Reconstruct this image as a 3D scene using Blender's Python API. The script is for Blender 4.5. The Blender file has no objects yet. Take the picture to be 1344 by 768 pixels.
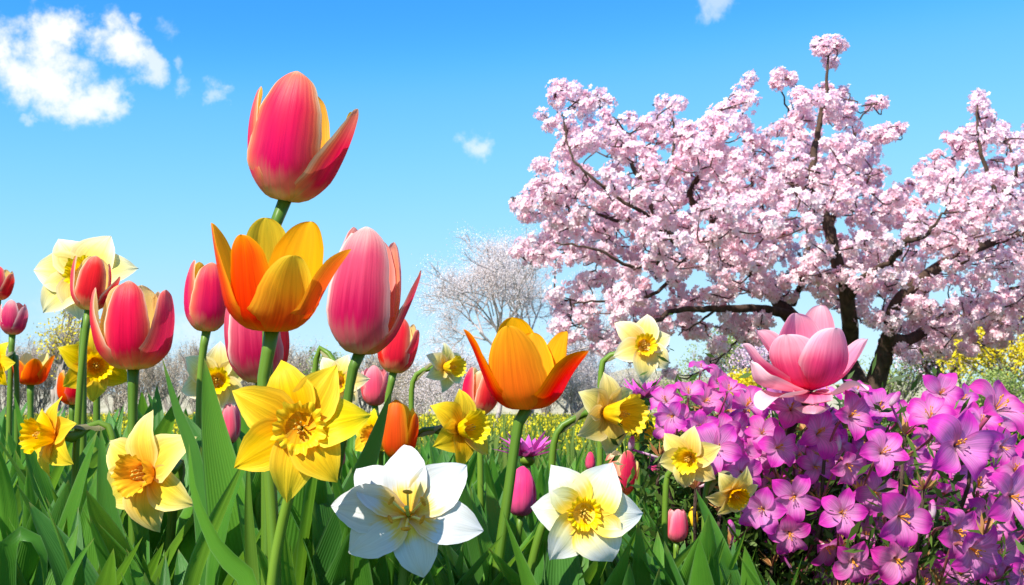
import bpy, math, random
import numpy as np
from mathutils import Vector

# ------------------------------------------------------------------ camera, sky, sun, exposure
SC = bpy.context.scene
COL = SC.collection
IW, IH = 1344.0, 768.0
HFOV = math.radians(50)
F = IW / (2 * math.tan(HFOV / 2))
PITCH = math.atan(156 / F)
CAM = np.array([0.0, 0.0, 0.30])
cd = bpy.data.cameras.new('camera')
cam = bpy.data.objects.new('camera', cd)
COL.objects.link(cam)
cam.location = CAM
cam.rotation_euler = (math.pi / 2 + PITCH, 0, 0)
cd.sensor_fit = 'HORIZONTAL'
cd.angle = HFOV
cd.clip_start = 0.01
cd.clip_end = 3000
cd.dof.use_dof = True
cd.dof.focus_distance = 0.80
cd.dof.aperture_fstop = 40
SC.camera = cam
SC.render.engine = 'CYCLES'
SC.cycles.use_denoising = True
SC.cycles.max_bounces = 10
SC.cycles.diffuse_bounces = 7
SC.cycles.transmission_bounces = 8
SC.cycles.transparent_max_bounces = 4
SC.view_settings.view_transform = 'Standard'
SC.view_settings.look = 'None'
SC.view_settings.gamma = 1
SC.view_settings.exposure = 0.86
SC.view_settings.use_curve_mapping = False

RIGHT = np.array([1.0, 0, 0])
UP = np.array([0, -math.sin(PITCH), math.cos(PITCH)])
FWD = np.array([0, math.cos(PITCH), math.sin(PITCH)])


def ray(px, py):
    return RIGHT * ((px - IW / 2) / F) + UP * ((IH / 2 - py) / F) + FWD


def at(px, py, Y):
    """the point of the vertical plane y = Y seen at a pixel of the photograph"""
    d = ray(px, py)
    return CAM + d * (Y / d[1])


def mpp(py, Y):
    """metres covered by one pixel at depth Y"""
    return Y / ray(IW / 2, py)[1] / F


def proj(P):
    P = np.atleast_2d(P) - CAM
    w = P @ FWD
    return np.stack([IW / 2 + F * (P @ RIGHT) / w, IH / 2 - F * (P @ UP) / w], 1)


SUN = np.array([-0.44, -0.57, 0.70])
SUN /= np.linalg.norm(SUN)
SUN_ELEV = math.asin(SUN[2])
sl = bpy.data.lights.new('sun', 'SUN')
sl.energy = 4.8
sl.angle = math.radians(0.5)
sl.color = (1.0, 0.95, 0.87)
so = bpy.data.objects.new('sun', sl)
COL.objects.link(so)
so.rotation_euler = Vector(SUN).to_track_quat('Z', 'Y').to_euler()
so.location = (-3, -3, 6)

W = bpy.data.worlds.new('World')
SC.world = W
W.use_nodes = True
wt = W.node_tree
wt.nodes.clear()


def N(nt, kind, **kw):
    n = nt.nodes.new(kind)
    for k, v in kw.items():
        if k.startswith('i_'):
            key = k[2:]
            n.inputs[int(key) if key.isdigit() else key].default_value = v
        else:
            setattr(n, k, v)
    return n


def math_node(nt, op, a, b=None, clamp=False):
    n = nt.nodes.new('ShaderNodeMath')
    n.operation = op
    n.use_clamp = clamp
    for i, x in enumerate((a, b)):
        if x is None:
            continue
        if isinstance(x, (int, float)):
            n.inputs[i].default_value = x
        else:
            nt.links.new(x, n.inputs[i])
    return n.outputs[0]


def mix_col(nt, fac, a, b, blend='MIX'):
    n = nt.nodes.new('ShaderNodeMix')
    n.data_type = 'RGBA'
    n.blend_type = blend
    for sock, x in ((n.inputs[0], fac), (n.inputs[6], a), (n.inputs[7], b)):
        if isinstance(x, (int, float)):
            sock.default_value = x
        elif isinstance(x, tuple):
            sock.default_value = (*x[:3], 1)
        else:
            nt.links.new(x, sock)
    return n.outputs[2]


def build_world():
    nt = wt
    sky = N(nt, 'ShaderNodeTexSky', sky_type='NISHITA', sun_disc=False, sun_elevation=SUN_ELEV,
            sun_rotation=math.atan2(SUN[0], SUN[1]), altitude=0, air_density=1.0, dust_density=0.15, ozone_density=2.5)
    # clear spring air: a deeper, more saturated blue than the model's, channel by channel
    dim = N(nt, 'ShaderNodeVectorMath', operation='SCALE')
    dim.inputs['Scale'].default_value = 0.1
    nt.links.new(sky.outputs[0], dim.inputs[0])
    cv = N(nt, 'ShaderNodeRGBCurve')
    pts = [[(0, 0), (.14, .040), (.19, .112), (.30, .225), (.42, .31), (.65, .40), (1, .48)],
           [(0, 0), (.235, .248), (.31, .375), (.46, .49), (.59, .53), (.75, .58), (1, .64)],
           [(0, 0), (.30, .56), (.41, .63), (.5, .675), (.63, .69), (.7, .70), (1, .74)]]
    for c, pl in zip(cv.mapping.curves, pts):
        c.points[0].location, c.points[-1].location = pl[0], pl[-1]
        for p in pl[1:-1]:
            c.points.new(*p)
    cv.mapping.update()
    nt.links.new(dim.outputs[0], cv.inputs['Color'])
    lift = N(nt, 'ShaderNodeVectorMath', operation='SCALE')
    lift.inputs['Scale'].default_value = 8.9
    nt.links.new(cv.outputs[0], lift.inputs[0])
    tc = N(nt, 'ShaderNodeTexCoord')
    dirv = tc.outputs['Generated']
    # thin fair-weather clouds, placed by direction in the sky
    n0 = N(nt, 'ShaderNodeTexNoise', i_Scale=14.0, i_Detail=6.0, i_Roughness=0.62)
    nt.links.new(dirv, n0.inputs['Vector'])
    off = N(nt, 'ShaderNodeVectorMath', operation='SUBTRACT')
    nt.links.new(n0.outputs['Color'], off.inputs[0])
    off.inputs[1].default_value = (.5, .5, .5)
    ofs = N(nt, 'ShaderNodeVectorMath', operation='SCALE')
    ofs.inputs['Scale'].default_value = 0.085
    nt.links.new(off.outputs[0], ofs.inputs[0])
    wd = N(nt, 'ShaderNodeVectorMath', operation='ADD')
    nt.links.new(dirv, wd.inputs[0])
    nt.links.new(ofs.outputs[0], wd.inputs[1])
    n1 = N(nt, 'ShaderNodeTexNoise', i_Scale=30.0, i_Detail=9.0, i_Roughness=0.62)
    nt.links.new(dirv, n1.inputs['Vector'])
    warp = math_node(nt, 'SUBTRACT', n1.outputs[0], 0.5)
    blobs = [(28, 84, 46, 1), (0, 68, 34, 1), (86, 40, 30, 1), (72, 100, 46, 1), (112, 122, 30, .9), (165, 70, 36, 1), (190, 40, 18, .85), (188, 92, 24, .7), (140, 128, 16, .6),
             (228, 42, 18, .30), (250, 40, 9, .30), (284, 128, 13, .42), (243, 122, 15, .38), (244, 92, 10, .28), (100, 148, 14, .5),
             (632, 194, 24, .6), (940, 2, 24, .45), (37, 149, 12, .4), (238, 440, 34, .42), (120, 425, 60, .3)]
    tot = None
    for px, py, r, a in blobs:
        d = ray(px, py)
        d = d / np.linalg.norm(d)
        dn = N(nt, 'ShaderNodeVectorMath', operation='DISTANCE')
        nt.links.new(wd.outputs[0], dn.inputs[0])
        dn.inputs[1].default_value = d
        rad = r / F * 0.95
        v = math_node(nt, 'ADD', math_node(nt, 'DIVIDE', dn.outputs['Value'], rad), math_node(nt, 'MULTIPLY', warp, 2.4))
        mr = N(nt, 'ShaderNodeMapRange', interpolation_type='SMOOTHSTEP', i_1=1.3, i_2=0.25, i_3=0.0, i_4=a)
        nt.links.new(v, mr.inputs[0])
        tot = mr.outputs[0] if tot is None else math_node(nt, 'MAXIMUM', tot, mr.outputs[0])
    cl = mix_col(nt, tot, lift.outputs[0], (6.0, 6.1, 6.2))
    bg = N(nt, 'ShaderNodeBackground', i_Strength=0.10)
    nt.links.new(cl, bg.inputs[0])
    out = N(nt, 'ShaderNodeOutputWorld')
    nt.links.new(bg.outputs[0], out.inputs[0])


build_world()

# ------------------------------------------------------------------ mesh helpers
rng = random.Random(7)
nrg = np.random.default_rng(11)


def unit(v):
    v = np.asarray(v, float)
    return v / (np.linalg.norm(v) + 1e-12)


def catmull(pts, n):
    P = np.asarray(pts, float)
    if len(P) == 2:
        t = np.linspace(0, 1, n)[:, None]
        return P[0] * (1 - t) + P[1] * t
    seg = np.linalg.norm(np.diff(P, axis=0), axis=1) ** 0.5 + 1e-9
    k = np.concatenate([[0], np.cumsum(seg)])
    m = np.zeros_like(P)
    m[1:-1] = (P[2:] - P[:-2]) / (k[2:] - k[:-2])[:, None]
    m[0] = (P[1] - P[0]) / (k[1] - k[0])
    m[-1] = (P[-1] - P[-2]) / (k[-1] - k[-2])
    # even spacing by length
    tt = np.linspace(0, k[-1], max(n * 4, 40))
    i = np.clip(np.searchsorted(k, tt, side='right') - 1, 0, len(P) - 2)
    h = (k[i + 1] - k[i])
    s = ((tt - k[i]) / h)[:, None]
    h = h[:, None]
    Q = (2 * s**3 - 3 * s**2 + 1) * P[i] + (s**3 - 2 * s**2 + s) * h * m[i] + (-2 * s**3 + 3 * s**2) * P[i + 1] + (s**3 - s**2) * h * m[i + 1]
    L = np.concatenate([[0], np.cumsum(np.linalg.norm(np.diff(Q, axis=0), axis=1))])
    g = np.linspace(0, L[-1], n)
    return np.stack([np.interp(g, L, Q[:, c]) for c in range(P.shape[1])], 1)


class MB:
    """collects surfaces of one mesh"""
    def __init__(self):
        self.v, self.f, self.uv, self.n = [], [], [], 0

    def grid(self, G, U, V, flip=False, wrap=False):
        nv, nu = G.shape[:2]
        o = self.n
        self.v.append(G.reshape(-1, 3))
        self.n += nv * nu
        for i in range(nv - 1):
            for j in range(nu if wrap else nu - 1):
                j2 = (j + 1) % nu
                q = [(i, j), (i, j2), (i + 1, j2), (i + 1, j)]
                uq = [(U[j], V[i]), (U[j2] if j2 else 1.0, V[i]), (U[j2] if j2 else 1.0, V[i + 1]), (U[j], V[i + 1])]
                if flip:
                    q, uq = q[::-1], uq[::-1]
                self.f.append([o + a * nu + b for a, b in q])
                self.uv.extend(uq)

    def sheet(self, path, w, bend, hint, nu=9, ripple=0.0, rfreq=3.0, rphase=0.0, rib=0.0):
        """a curved petal or leaf: path (nv,3), half widths w, edge bend angles; hint points to the outer side"""
        P = np.asarray(path, float)
        nv = len(P)
        T = np.gradient(P, axis=0)
        T /= np.linalg.norm(T, axis=1)[:, None] + 1e-12
        H = np.broadcast_to(np.asarray(hint, float), (nv, 3))
        S = np.cross(H, T)
        S /= np.linalg.norm(S, axis=1)[:, None] + 1e-12
        Nn = np.cross(T, S)
        u = np.linspace(-1, 1, nu)
        w = np.asarray(w, float)[:, None]
        b = np.maximum(np.broadcast_to(np.asarray(bend, float), (nv,)), 1e-3)[:, None]
        th = u[None, :] * b
        lat = w / b * np.sin(th)
        dep = w / b * (1 - np.cos(th))
        V = np.linspace(0, 1, nv)
        rip = ripple * (u[None, :] ** 2) * np.sin(rphase + rfreq * 2 * np.pi * V[:, None] + 1.7 * np.sign(u[None, :])) * np.clip(w / (w.max() + 1e-9), 0, 1)
        rb = -rib * np.exp(-(u[None, :] / 0.16) ** 2) * np.sin(np.pi * V[:, None]) ** .5
        G = P[:, None, :] + S[:, None, :] * lat[..., None] + Nn[:, None, :] * (rip + rb - dep)[..., None]
        self.grid(G, (u + 1) / 2, V, flip=True)
        return G

    def tube(self, path, rad, n=8, cap=True):
        P = np.asarray(path, float)
        nv = len(P)
        r = np.broadcast_to(np.asarray(rad, float), (nv,))
        T = np.gradient(P, axis=0)
        T /= np.linalg.norm(T, axis=1)[:, None] + 1e-12
        a = np.array([0, -1.0, 0.03]) if abs(T[0][1]) < 0.9 else np.array([1.0, 0, 0])
        G = np.zeros((nv, n, 3))
        ang = np.arange(n) * 2 * np.pi / n
        x = a
        for i in range(nv):
            x = unit(x - T[i] * (x @ T[i]))
            y = np.cross(T[i], x)
            G[i] = P[i] + r[i] * (np.cos(ang)[:, None] * x + np.sin(ang)[:, None] * y)
        o = self.n
        self.grid(G, np.arange(n) / n, np.linspace(0, 1, nv), wrap=True)
        if cap:
            for ring, rev in ((0, True), (nv - 1, False)):
                idx = [o + ring * n + j for j in range(n)]
                self.f.append(idx[::-1] if rev else idx)
                self.uv.extend([(0.5, float(ring > 0))] * n)

    def blob(self, c, r, axis=(0, 0, 1), stretch=1.0, n=8, m=6):
        z = unit(axis)
        x = unit(np.cross(z, (0.3, 0.9, 0.2)))
        y = np.cross(z, x)
        ph = np.linspace(0.05, np.pi - 0.05, m)
        an = np.arange(n) * 2 * np.pi / n
        G = np.array([[np.asarray(c) + r * (math.sin(p) * (math.cos(t) * x + math.sin(t) * y) - math.cos(p) * stretch * z) for t in an] for p in ph])
        self.grid(G, an / (2 * np.pi), np.linspace(0, 1, m), wrap=True)

    def build(self, name, mat, parent=None, origin=(0, 0, 0), smooth=True):
        V = np.concatenate(self.v) - np.asarray(origin, float)
        me = bpy.data.meshes.new(name)
        me.from_pydata(V.tolist(), [], self.f)
        uvl = me.uv_layers.new(name='uv')
        uvl.data.foreach_set('uv', np.asarray(self.uv, np.float32).ravel())
        if smooth:
            me.polygons.foreach_set('use_smooth', [True] * len(me.polygons))
        me.materials.append(mat)
        o = bpy.data.objects.new(name, me)
        COL.objects.link(o)
        if parent is not None:
            o.parent = parent
        else:
            o.location = origin
        return o


def bulk(name, Q, mat, parent=None, origin=(0, 0, 0), tint=None, smooth=False):
    """many loose quads (N,4,3) as one mesh; tint (N,) goes to the attribute 'tint'"""
    Q = np.asarray(Q, np.float32) - np.asarray(origin, np.float32)
    n = len(Q)
    me = bpy.data.meshes.new(name)
    me.vertices.add(n * 4)
    me.vertices.foreach_set('co', Q.ravel())
    me.loops.add(n * 4)
    me.loops.foreach_set('vertex_index', np.arange(n * 4, dtype=np.int32))
    me.polygons.add(n)
    me.polygons.foreach_set('loop_start', np.arange(n, dtype=np.int32) * 4)
    me.update(calc_edges=True)
    if tint is not None:
        at_ = me.attributes.new('tint', 'FLOAT', 'FACE')
        at_.data.foreach_set('value', np.asarray(tint, np.float32))
    me.materials.append(mat)
    o = bpy.data.objects.new(name, me)
    COL.objects.link(o)
    if parent is not None:
        o.parent = parent
    else:
        o.location = origin
    return o


def thing(name, loc, label, cat, group=None):
    o = bpy.data.objects.new(name, None)
    COL.objects.link(o)
    o.location = loc
    o.empty_display_size = 0.02
    o['label'] = label
    o['category'] = cat
    if group:
        o['group'] = group
    return o


# ------------------------------------------------------------------ materials
MATS = {}


def new_mat(name):
    m = bpy.data.materials.new(name)
    m.use_nodes = True
    m.node_tree.nodes.clear()
    return m, m.node_tree


def finish(nt, col, trans=0.4, rough=0.45, spec=0.3, trans_col=None, bump=None):
    p = N(nt, 'ShaderNodeBsdfPrincipled', i_Roughness=rough)
    p.inputs['Specular IOR Level'].default_value = spec
    nt.links.new(col, p.inputs['Base Color'])
    if bump is not None:
        nt.links.new(bump, p.inputs['Normal'])
    out = N(nt, 'ShaderNodeOutputMaterial')
    if trans <= 0:
        nt.links.new(p.outputs[0], out.inputs[0])
        return
    t = N(nt, 'ShaderNodeBsdfTranslucent')
    nt.links.new(trans_col if trans_col is not None else col, t.inputs[0])
    mx = N(nt, 'ShaderNodeMixShader', i_0=trans)
    nt.links.new(p.outputs[0], mx.inputs[1])
    nt.links.new(t.outputs[0], mx.inputs[2])
    nt.links.new(mx.outputs[0], out.inputs[0])


def ramp(nt, fac, stops):
    r = N(nt, 'ShaderNodeValToRGB')
    r.color_ramp.interpolation = 'EASE'
    e = r.color_ramp.elements
    while len(e) < len(stops):
        e.new(0.5)
    for el, (p, c) in zip(e, stops):
        el.position = p
        el.color = (*c, 1)
    nt.links.new(fac, r.inputs[0])
    return r.outputs[0]


def petal_mat(name, outer, edge, inner=None, inner_edge=None, edge_pow=2.5, edge_amt=0.9, edge_from=0.0, streak=0.17, trans=0.4, rough=0.42, vein=None, spec=0.12, line=None):
    """outer/inner: colour stops along the petal; edge colours blend in towards the rim"""
    m, nt = new_mat(name)
    uv = N(nt, 'ShaderNodeUVMap')
    sp = N(nt, 'ShaderNodeSeparateXYZ')
    nt.links.new(uv.outputs[0], sp.inputs[0])
    u, v = sp.outputs[0], sp.outputs[1]
    oi = N(nt, 'ShaderNodeObjectInfo')
    cmb = N(nt, 'ShaderNodeCombineXYZ')
    nt.links.new(math_node(nt, 'MULTIPLY', u, 26.0), cmb.inputs[0])
    nt.links.new(math_node(nt, 'MULTIPLY', v, 1.6), cmb.inputs[1])
    nt.links.new(math_node(nt, 'MULTIPLY', oi.outputs['Random'], 40.0), cmb.inputs[2])
    nz = N(nt, 'ShaderNodeTexNoise', i_Scale=1.0, i_Detail=4.0, i_Roughness=0.6)
    nt.links.new(cmb.outputs[0], nz.inputs['Vector'])
    cmb2 = N(nt, 'ShaderNodeCombineXYZ')
    nt.links.new(math_node(nt, 'MULTIPLY', u, 4.0), cmb2.inputs[0])
    nt.links.new(math_node(nt, 'MULTIPLY', v, 1.3), cmb2.inputs[1])
    nt.links.new(math_node(nt, 'MULTIPLY', oi.outputs['Random'], 17.0), cmb2.inputs[2])
    nz2 = N(nt, 'ShaderNodeTexNoise', i_Scale=1.0, i_Detail=2.0)
    nt.links.new(cmb2.outputs[0], nz2.inputs['Vector'])
    nzc = math_node(nt, 'SUBTRACT', nz.outputs[0], 0.5)
    nzb = math_node(nt, 'SUBTRACT', nz2.outputs[0], 0.5)
    vv = math_node(nt, 'ADD', v, math_node(nt, 'MULTIPLY', nzc, 0.16), True)
    vv = math_node(nt, 'ADD', vv, math_node(nt, 'MULTIPLY', nzb, 0.18), True)
    au = math_node(nt, 'ABSOLUTE', math_node(nt, 'SUBTRACT', math_node(nt, 'MULTIPLY', u, 2.0), 1.0))
    # rim factor: sides and tip
    rim = math_node(nt, 'MAXIMUM', au, math_node(nt, 'SUBTRACT', math_node(nt, 'MULTIPLY', v, 1.25), 0.3))
    rim = math_node(nt, 'ADD', rim, math_node(nt, 'MULTIPLY', nzc, 0.25), True)
    rim = math_node(nt, 'ADD', rim, math_node(nt, 'MULTIPLY', nzb, 0.35), True)
    ef = math_node(nt, 'MULTIPLY', math_node(nt, 'POWER', rim, edge_pow), edge_amt)
    if edge_from > 0:
        mr = N(nt, 'ShaderNodeMapRange', i_1=edge_from * .5, i_2=edge_from, i_3=0.0, i_4=1.0)
        nt.links.new(v, mr.inputs[0])
        ef = math_node(nt, 'MULTIPLY', ef, mr.outputs[0])
    co = mix_col(nt, ef, ramp(nt, vv, outer), edge)
    if line:
        co = mix_col(nt, math_node(nt, 'MULTIPLY', math_node(nt, 'POWER', rim, 11.0), .85), co, line)
    col = co
    if inner:
        ci = mix_col(nt, ef, ramp(nt, vv, inner), inner_edge or edge)
        ge = N(nt, 'ShaderNodeNewGeometry')
        col = mix_col(nt, ge.outputs['Backfacing'], co, ci)
    # veins / streaks
    sv = N(nt, 'ShaderNodeMapRange', i_1=0.35, i_2=0.65, i_3=1.0 - streak, i_4=1.0 + streak * .35)
    nt.links.new(nz.outputs[0], sv.inputs[0])
    hs = N(nt, 'ShaderNodeHueSaturation')
    nt.links.new(col, hs.inputs['Color'])
    nt.links.new(sv.outputs[0], hs.inputs['Value'])
    sa = N(nt, 'ShaderNodeMapRange', i_1=0.0, i_2=1.0, i_3=1.02, i_4=0.985)
    nt.links.new(math_node(nt, 'FRACT', math_node(nt, 'MULTIPLY', oi.outputs['Random'], 7.3)), sa.inputs[0])
    nt.links.new(sa.outputs[0], hs.inputs['Saturation'])
    hv = N(nt, 'ShaderNodeMapRange', i_1=0.0, i_2=1.0, i_3=0.488, i_4=0.512)
    nt.links.new(oi.outputs['Random'], hv.inputs[0])
    nt.links.new(hv.outputs[0], hs.inputs['Hue'])
    bp = N(nt, 'ShaderNodeBump', i_Strength=0.28, i_Distance=0.0012)
    nt.links.new(nz.outputs[0], bp.inputs['Height'])
    # light that comes through the sheet carries both sides' colour
    finish(nt, hs.outputs[0], trans * .85, rough, spec, bump=bp.outputs[0])
    MATS[name] = m
    return m


CREAM = (0.88, 0.76, 0.42)
petal_mat('tulip red pink', [(0.0, (0.90, 0.78, 0.38)), (0.12, (0.91, 0.66, 0.34)), (0.20, (0.88, 0.26, 0.22)), (0.32, (0.76, 0.012, 0.13)), (0.52, (0.82, 0.012, 0.10)), (0.78, (0.89, 0.16, 0.17)), (1.0, (0.95, 0.56, 0.50))],
          (0.95, 0.30, 0.05), [(0, (0.8, 0.6, .1)), (0.5, (0.94, 0.40, 0.03)), (1, (0.96, 0.60, 0.06))], (0.96, .62, .12), edge_pow=3.2, edge_amt=0.9, trans=0.5, line=(.96, .74, .50))
petal_mat('tulip scarlet', [(0.0, (0.90, 0.78, 0.38)), (0.12, (0.91, 0.66, 0.28)), (0.20, (0.88, 0.26, 0.15)), (0.32, (0.76, 0.012, 0.06)), (0.58, (0.85, 0.014, 0.055)), (0.80, (0.90, 0.12, 0.11)), (1.0, (0.95, 0.46, 0.36))],
          (0.95, 0.32, 0.14), [(0, (0.9, 0.7, .2)), (0.5, (0.95, 0.64, 0.18)), (1, (0.96, 0.74, 0.34))], (0.96, .74, .36), edge_pow=4.5, edge_amt=0.8, trans=0.5, line=(.96, .76, .58))
petal_mat('tulip pink', [(0.0, (0.90, 0.80, 0.50)), (0.10, (0.88, 0.62, 0.42)), (0.19, (0.74, 0.18, 0.22)), (0.32, (0.60, 0.018, 0.12)), (0.52, (0.74, 0.08, 0.18)), (0.76, (0.87, 0.36, 0.36)), (1.0, (0.95, 0.80, 0.70))],
          (0.93, 0.46, 0.42), [(0, (0.8, 0.5, .2)), (0.5, (0.9, 0.25, 0.15)), (1, (0.92, 0.40, 0.30))], (0.95, .55, .50), edge_pow=4.5, edge_amt=0.7, trans=0.5, line=(.96, .80, .72))
petal_mat('tulip orange', [(0.0, (0.90, 0.55, 0.03)), (0.10, (0.92, 0.26, 0.008)), (0.28, (0.86, 0.024, 0.003)), (0.62, (0.90, 0.055, 0.003)), (1.0, (0.93, 0.20, 0.006))],
          (0.95, 0.42, 0.008), [(0, (0.92, 0.62, .02)), (0.5, (0.93, 0.40, 0.006)), (1, (0.93, 0.30, 0.006))], (0.95, .54, .012), edge_pow=3.6, edge_amt=0.85, trans=0.55)
petal_mat('tulip amber', [(0.0, (0.88, 0.55, 0.03)), (0.12, (0.92, 0.30, 0.008)), (0.35, (0.90, 0.14, 0.004)), (0.7, (0.93, 0.26, 0.005)), (1.0, (0.94, 0.34, 0.006))],
          (0.95, 0.42, 0.008), [(0, (0.92, 0.62, .02)), (0.5, (0.93, 0.40, 0.006)), (1, (0.93, 0.34, 0.006))], (0.95, .46, .01), edge_pow=2.8, edge_amt=0.9, trans=0.55)
petal_mat('tulip yellow flame', [(0.0, (0.90, 0.60, 0.05)), (0.10, (0.92, 0.40, 0.01)), (0.26, (0.90, 0.10, 0.004)), (0.55, (0.94, 0.46, 0.010)), (1.0, (0.95, 0.66, 0.02))],
          (0.95, 0.68, 0.03), [(0, (0.96, 0.50, .01)), (0.5, (0.98, 0.52, 0.008)), (1, (0.98, 0.62, 0.02))], (0.98, .64, .03), edge_pow=2.4, edge_amt=0.95, trans=0.72)
petal_mat('tulip magenta', [(0.0, (0.60, 0.35, 0.20)), (0.12, (0.70, 0.12, 0.25)), (0.4, (0.80, 0.05, 0.17)), (1.0, (0.80, 0.05, 0.16))],
          (0.86, 0.20, 0.36), edge_pow=5, edge_amt=.7, trans=0.3)
petal_mat('tulip rose', [(0.0, (0.76, 0.50, 0.26)), (0.12, (0.84, 0.20, 0.20)), (0.4, (0.86, 0.09, 0.15)), (1.0, (0.90, 0.36, 0.34))],
          (0.93, 0.42, 0.40), edge_pow=4, edge_amt=.7, trans=0.3)
petal_mat('tulip cream stripe', [(0.0, (0.80, 0.60, 0.2)), (0.3, (0.86, 0.12, 0.08)), (0.7, (0.90, 0.16, 0.10)), (1.0, (0.92, 0.62, 0.40))],
          (0.93, 0.78, 0.45), [(0, (0.9, 0.7, .2)), (1, (0.95, 0.80, 0.45))], (0.95, .82, .55), edge_pow=3.0, edge_amt=0.95, trans=0.38)
petal_mat('daffodil yellow', [(0.0, (0.92, 0.42, 0.008)), (0.28, (0.95, 0.58, 0.012)), (1.0, (0.96, 0.70, 0.03))], (0.96, 0.74, 0.06),
          edge_pow=4, edge_amt=.6, trans=0.42, streak=.22)
petal_mat('daffodil lemon', [(0.0, (0.92, 0.48, 0.01)), (0.3, (0.94, 0.64, 0.06)), (0.65, (0.94, 0.76, 0.20)), (1.0, (0.94, 0.82, 0.34))], (0.94, 0.83, 0.40), edge_pow=3, edge_amt=.6, trans=0.42, streak=.18)
petal_mat('daffodil pale', [(0.0, (0.92, 0.56, 0.03)), (0.3, (0.94, 0.70, 0.14)), (1.0, (0.94, 0.82, 0.40))], (0.94, 0.86, 0.50), edge_pow=3, edge_amt=.6, trans=0.42, streak=.18)
petal_mat('daffodil cream', [(0.0, (0.93, 0.60, 0.04)), (0.3, (0.94, 0.74, 0.18)), (0.65, (0.94, 0.83, 0.44)), (1.0, (0.93, 0.88, 0.66))], (0.94, 0.90, 0.72), edge_pow=3, edge_amt=.6, trans=0.4, streak=.15)
petal_mat('narcissus white', [(0.0, (0.92, 0.62, 0.05)), (0.16, (0.90, 0.64, 0.08)), (0.30, (0.86, 0.80, 0.46)), (0.5, (0.74, 0.74, 0.69)), (1.0, (0.74, 0.74, 0.71))], (0.75, 0.75, 0.72), edge_pow=2.5, edge_amt=.8, trans=0.34, streak=.12, edge_from=.6)
petal_mat('lily white', [(0.0, (0.88, 0.46, 0.02)), (0.15, (0.90, 0.62, 0.08)), (0.27, (0.66, 0.66, 0.63)), (1.0, (0.66, 0.665, 0.67))], (0.68, 0.68, 0.68), edge_pow=3, edge_amt=.5, trans=0.28, streak=.10, rough=.35)
petal_mat('corona orange', [(0.0, (0.93, 0.38, 0.006)), (0.6, (0.95, 0.48, 0.008)), (1.0, (0.96, 0.58, 0.012))], (0.93, 0.55, 0.015), edge_amt=0.0, streak=.3, trans=0.4)
petal_mat('corona yellow', [(0.0, (0.93, 0.50, 0.008)), (0.6, (0.95, 0.60, 0.012)), (1.0, (0.96, 0.70, 0.03))], (0.93, 0.6, 0.02), edge_amt=0.0, streak=.3, trans=0.4)
petal_mat('magnolia pink', [(0.0, (0.88, 0.03, 0.15)), (0.32, (0.90, 0.07, 0.22)), (0.60, (0.92, 0.32, 0.42)), (1.0, (0.94, 0.60, 0.65))], (0.95, 0.66, 0.70),
          [(0, (0.90, 0.06, .22)), (0.5, (0.92, 0.26, 0.38)), (1, (0.94, 0.54, 0.60))], (.94, .62, .67), edge_pow=5, edge_amt=.6, trans=0.5, streak=.14)
petal_mat('magnolia pale', [(0.0, (0.88, 0.16, 0.30)), (0.4, (0.90, 0.42, 0.52)), (1.0, (0.92, 0.66, 0.70))], (0.93, 0.72, 0.76), edge_pow=3, edge_amt=.6, trans=0.32, streak=.12)
petal_mat('azalea', [(0.0, (0.93, 0.90, 0.80)), (0.40, (0.94, 0.87, 0.91)), (0.62, (0.89, 0.44, 0.78)), (0.82, (0.80, 0.10, 0.54)), (1.0, (0.78, 0.07, 0.50))],
          (0.82, 0.12, 0.58), [(0, (0.85, 0.6, .6)), (0.25, (0.84, .30, .64)), (0.6, (0.76, 0.05, 0.48)), (1, (0.74, 0.045, 0.44))], (0.76, .06, .48), edge_pow=3.0, edge_amt=.35, trans=0.6, streak=.30)
petal_mat('aster', [(0.0, (0.70, 0.06, 0.44)), (1.0, (0.84, 0.12, 0.54))], (0.86, 0.20, 0.62), trans=0.35, streak=.4)
petal_mat('bud yellow', [(0.0, (0.6, 0.55, 0.05)), (0.3, (0.9, 0.60, 0.02)), (1.0, (0.92, 0.66, 0.03))], (0.92, 0.66, 0.03), trans=0.3)


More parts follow.
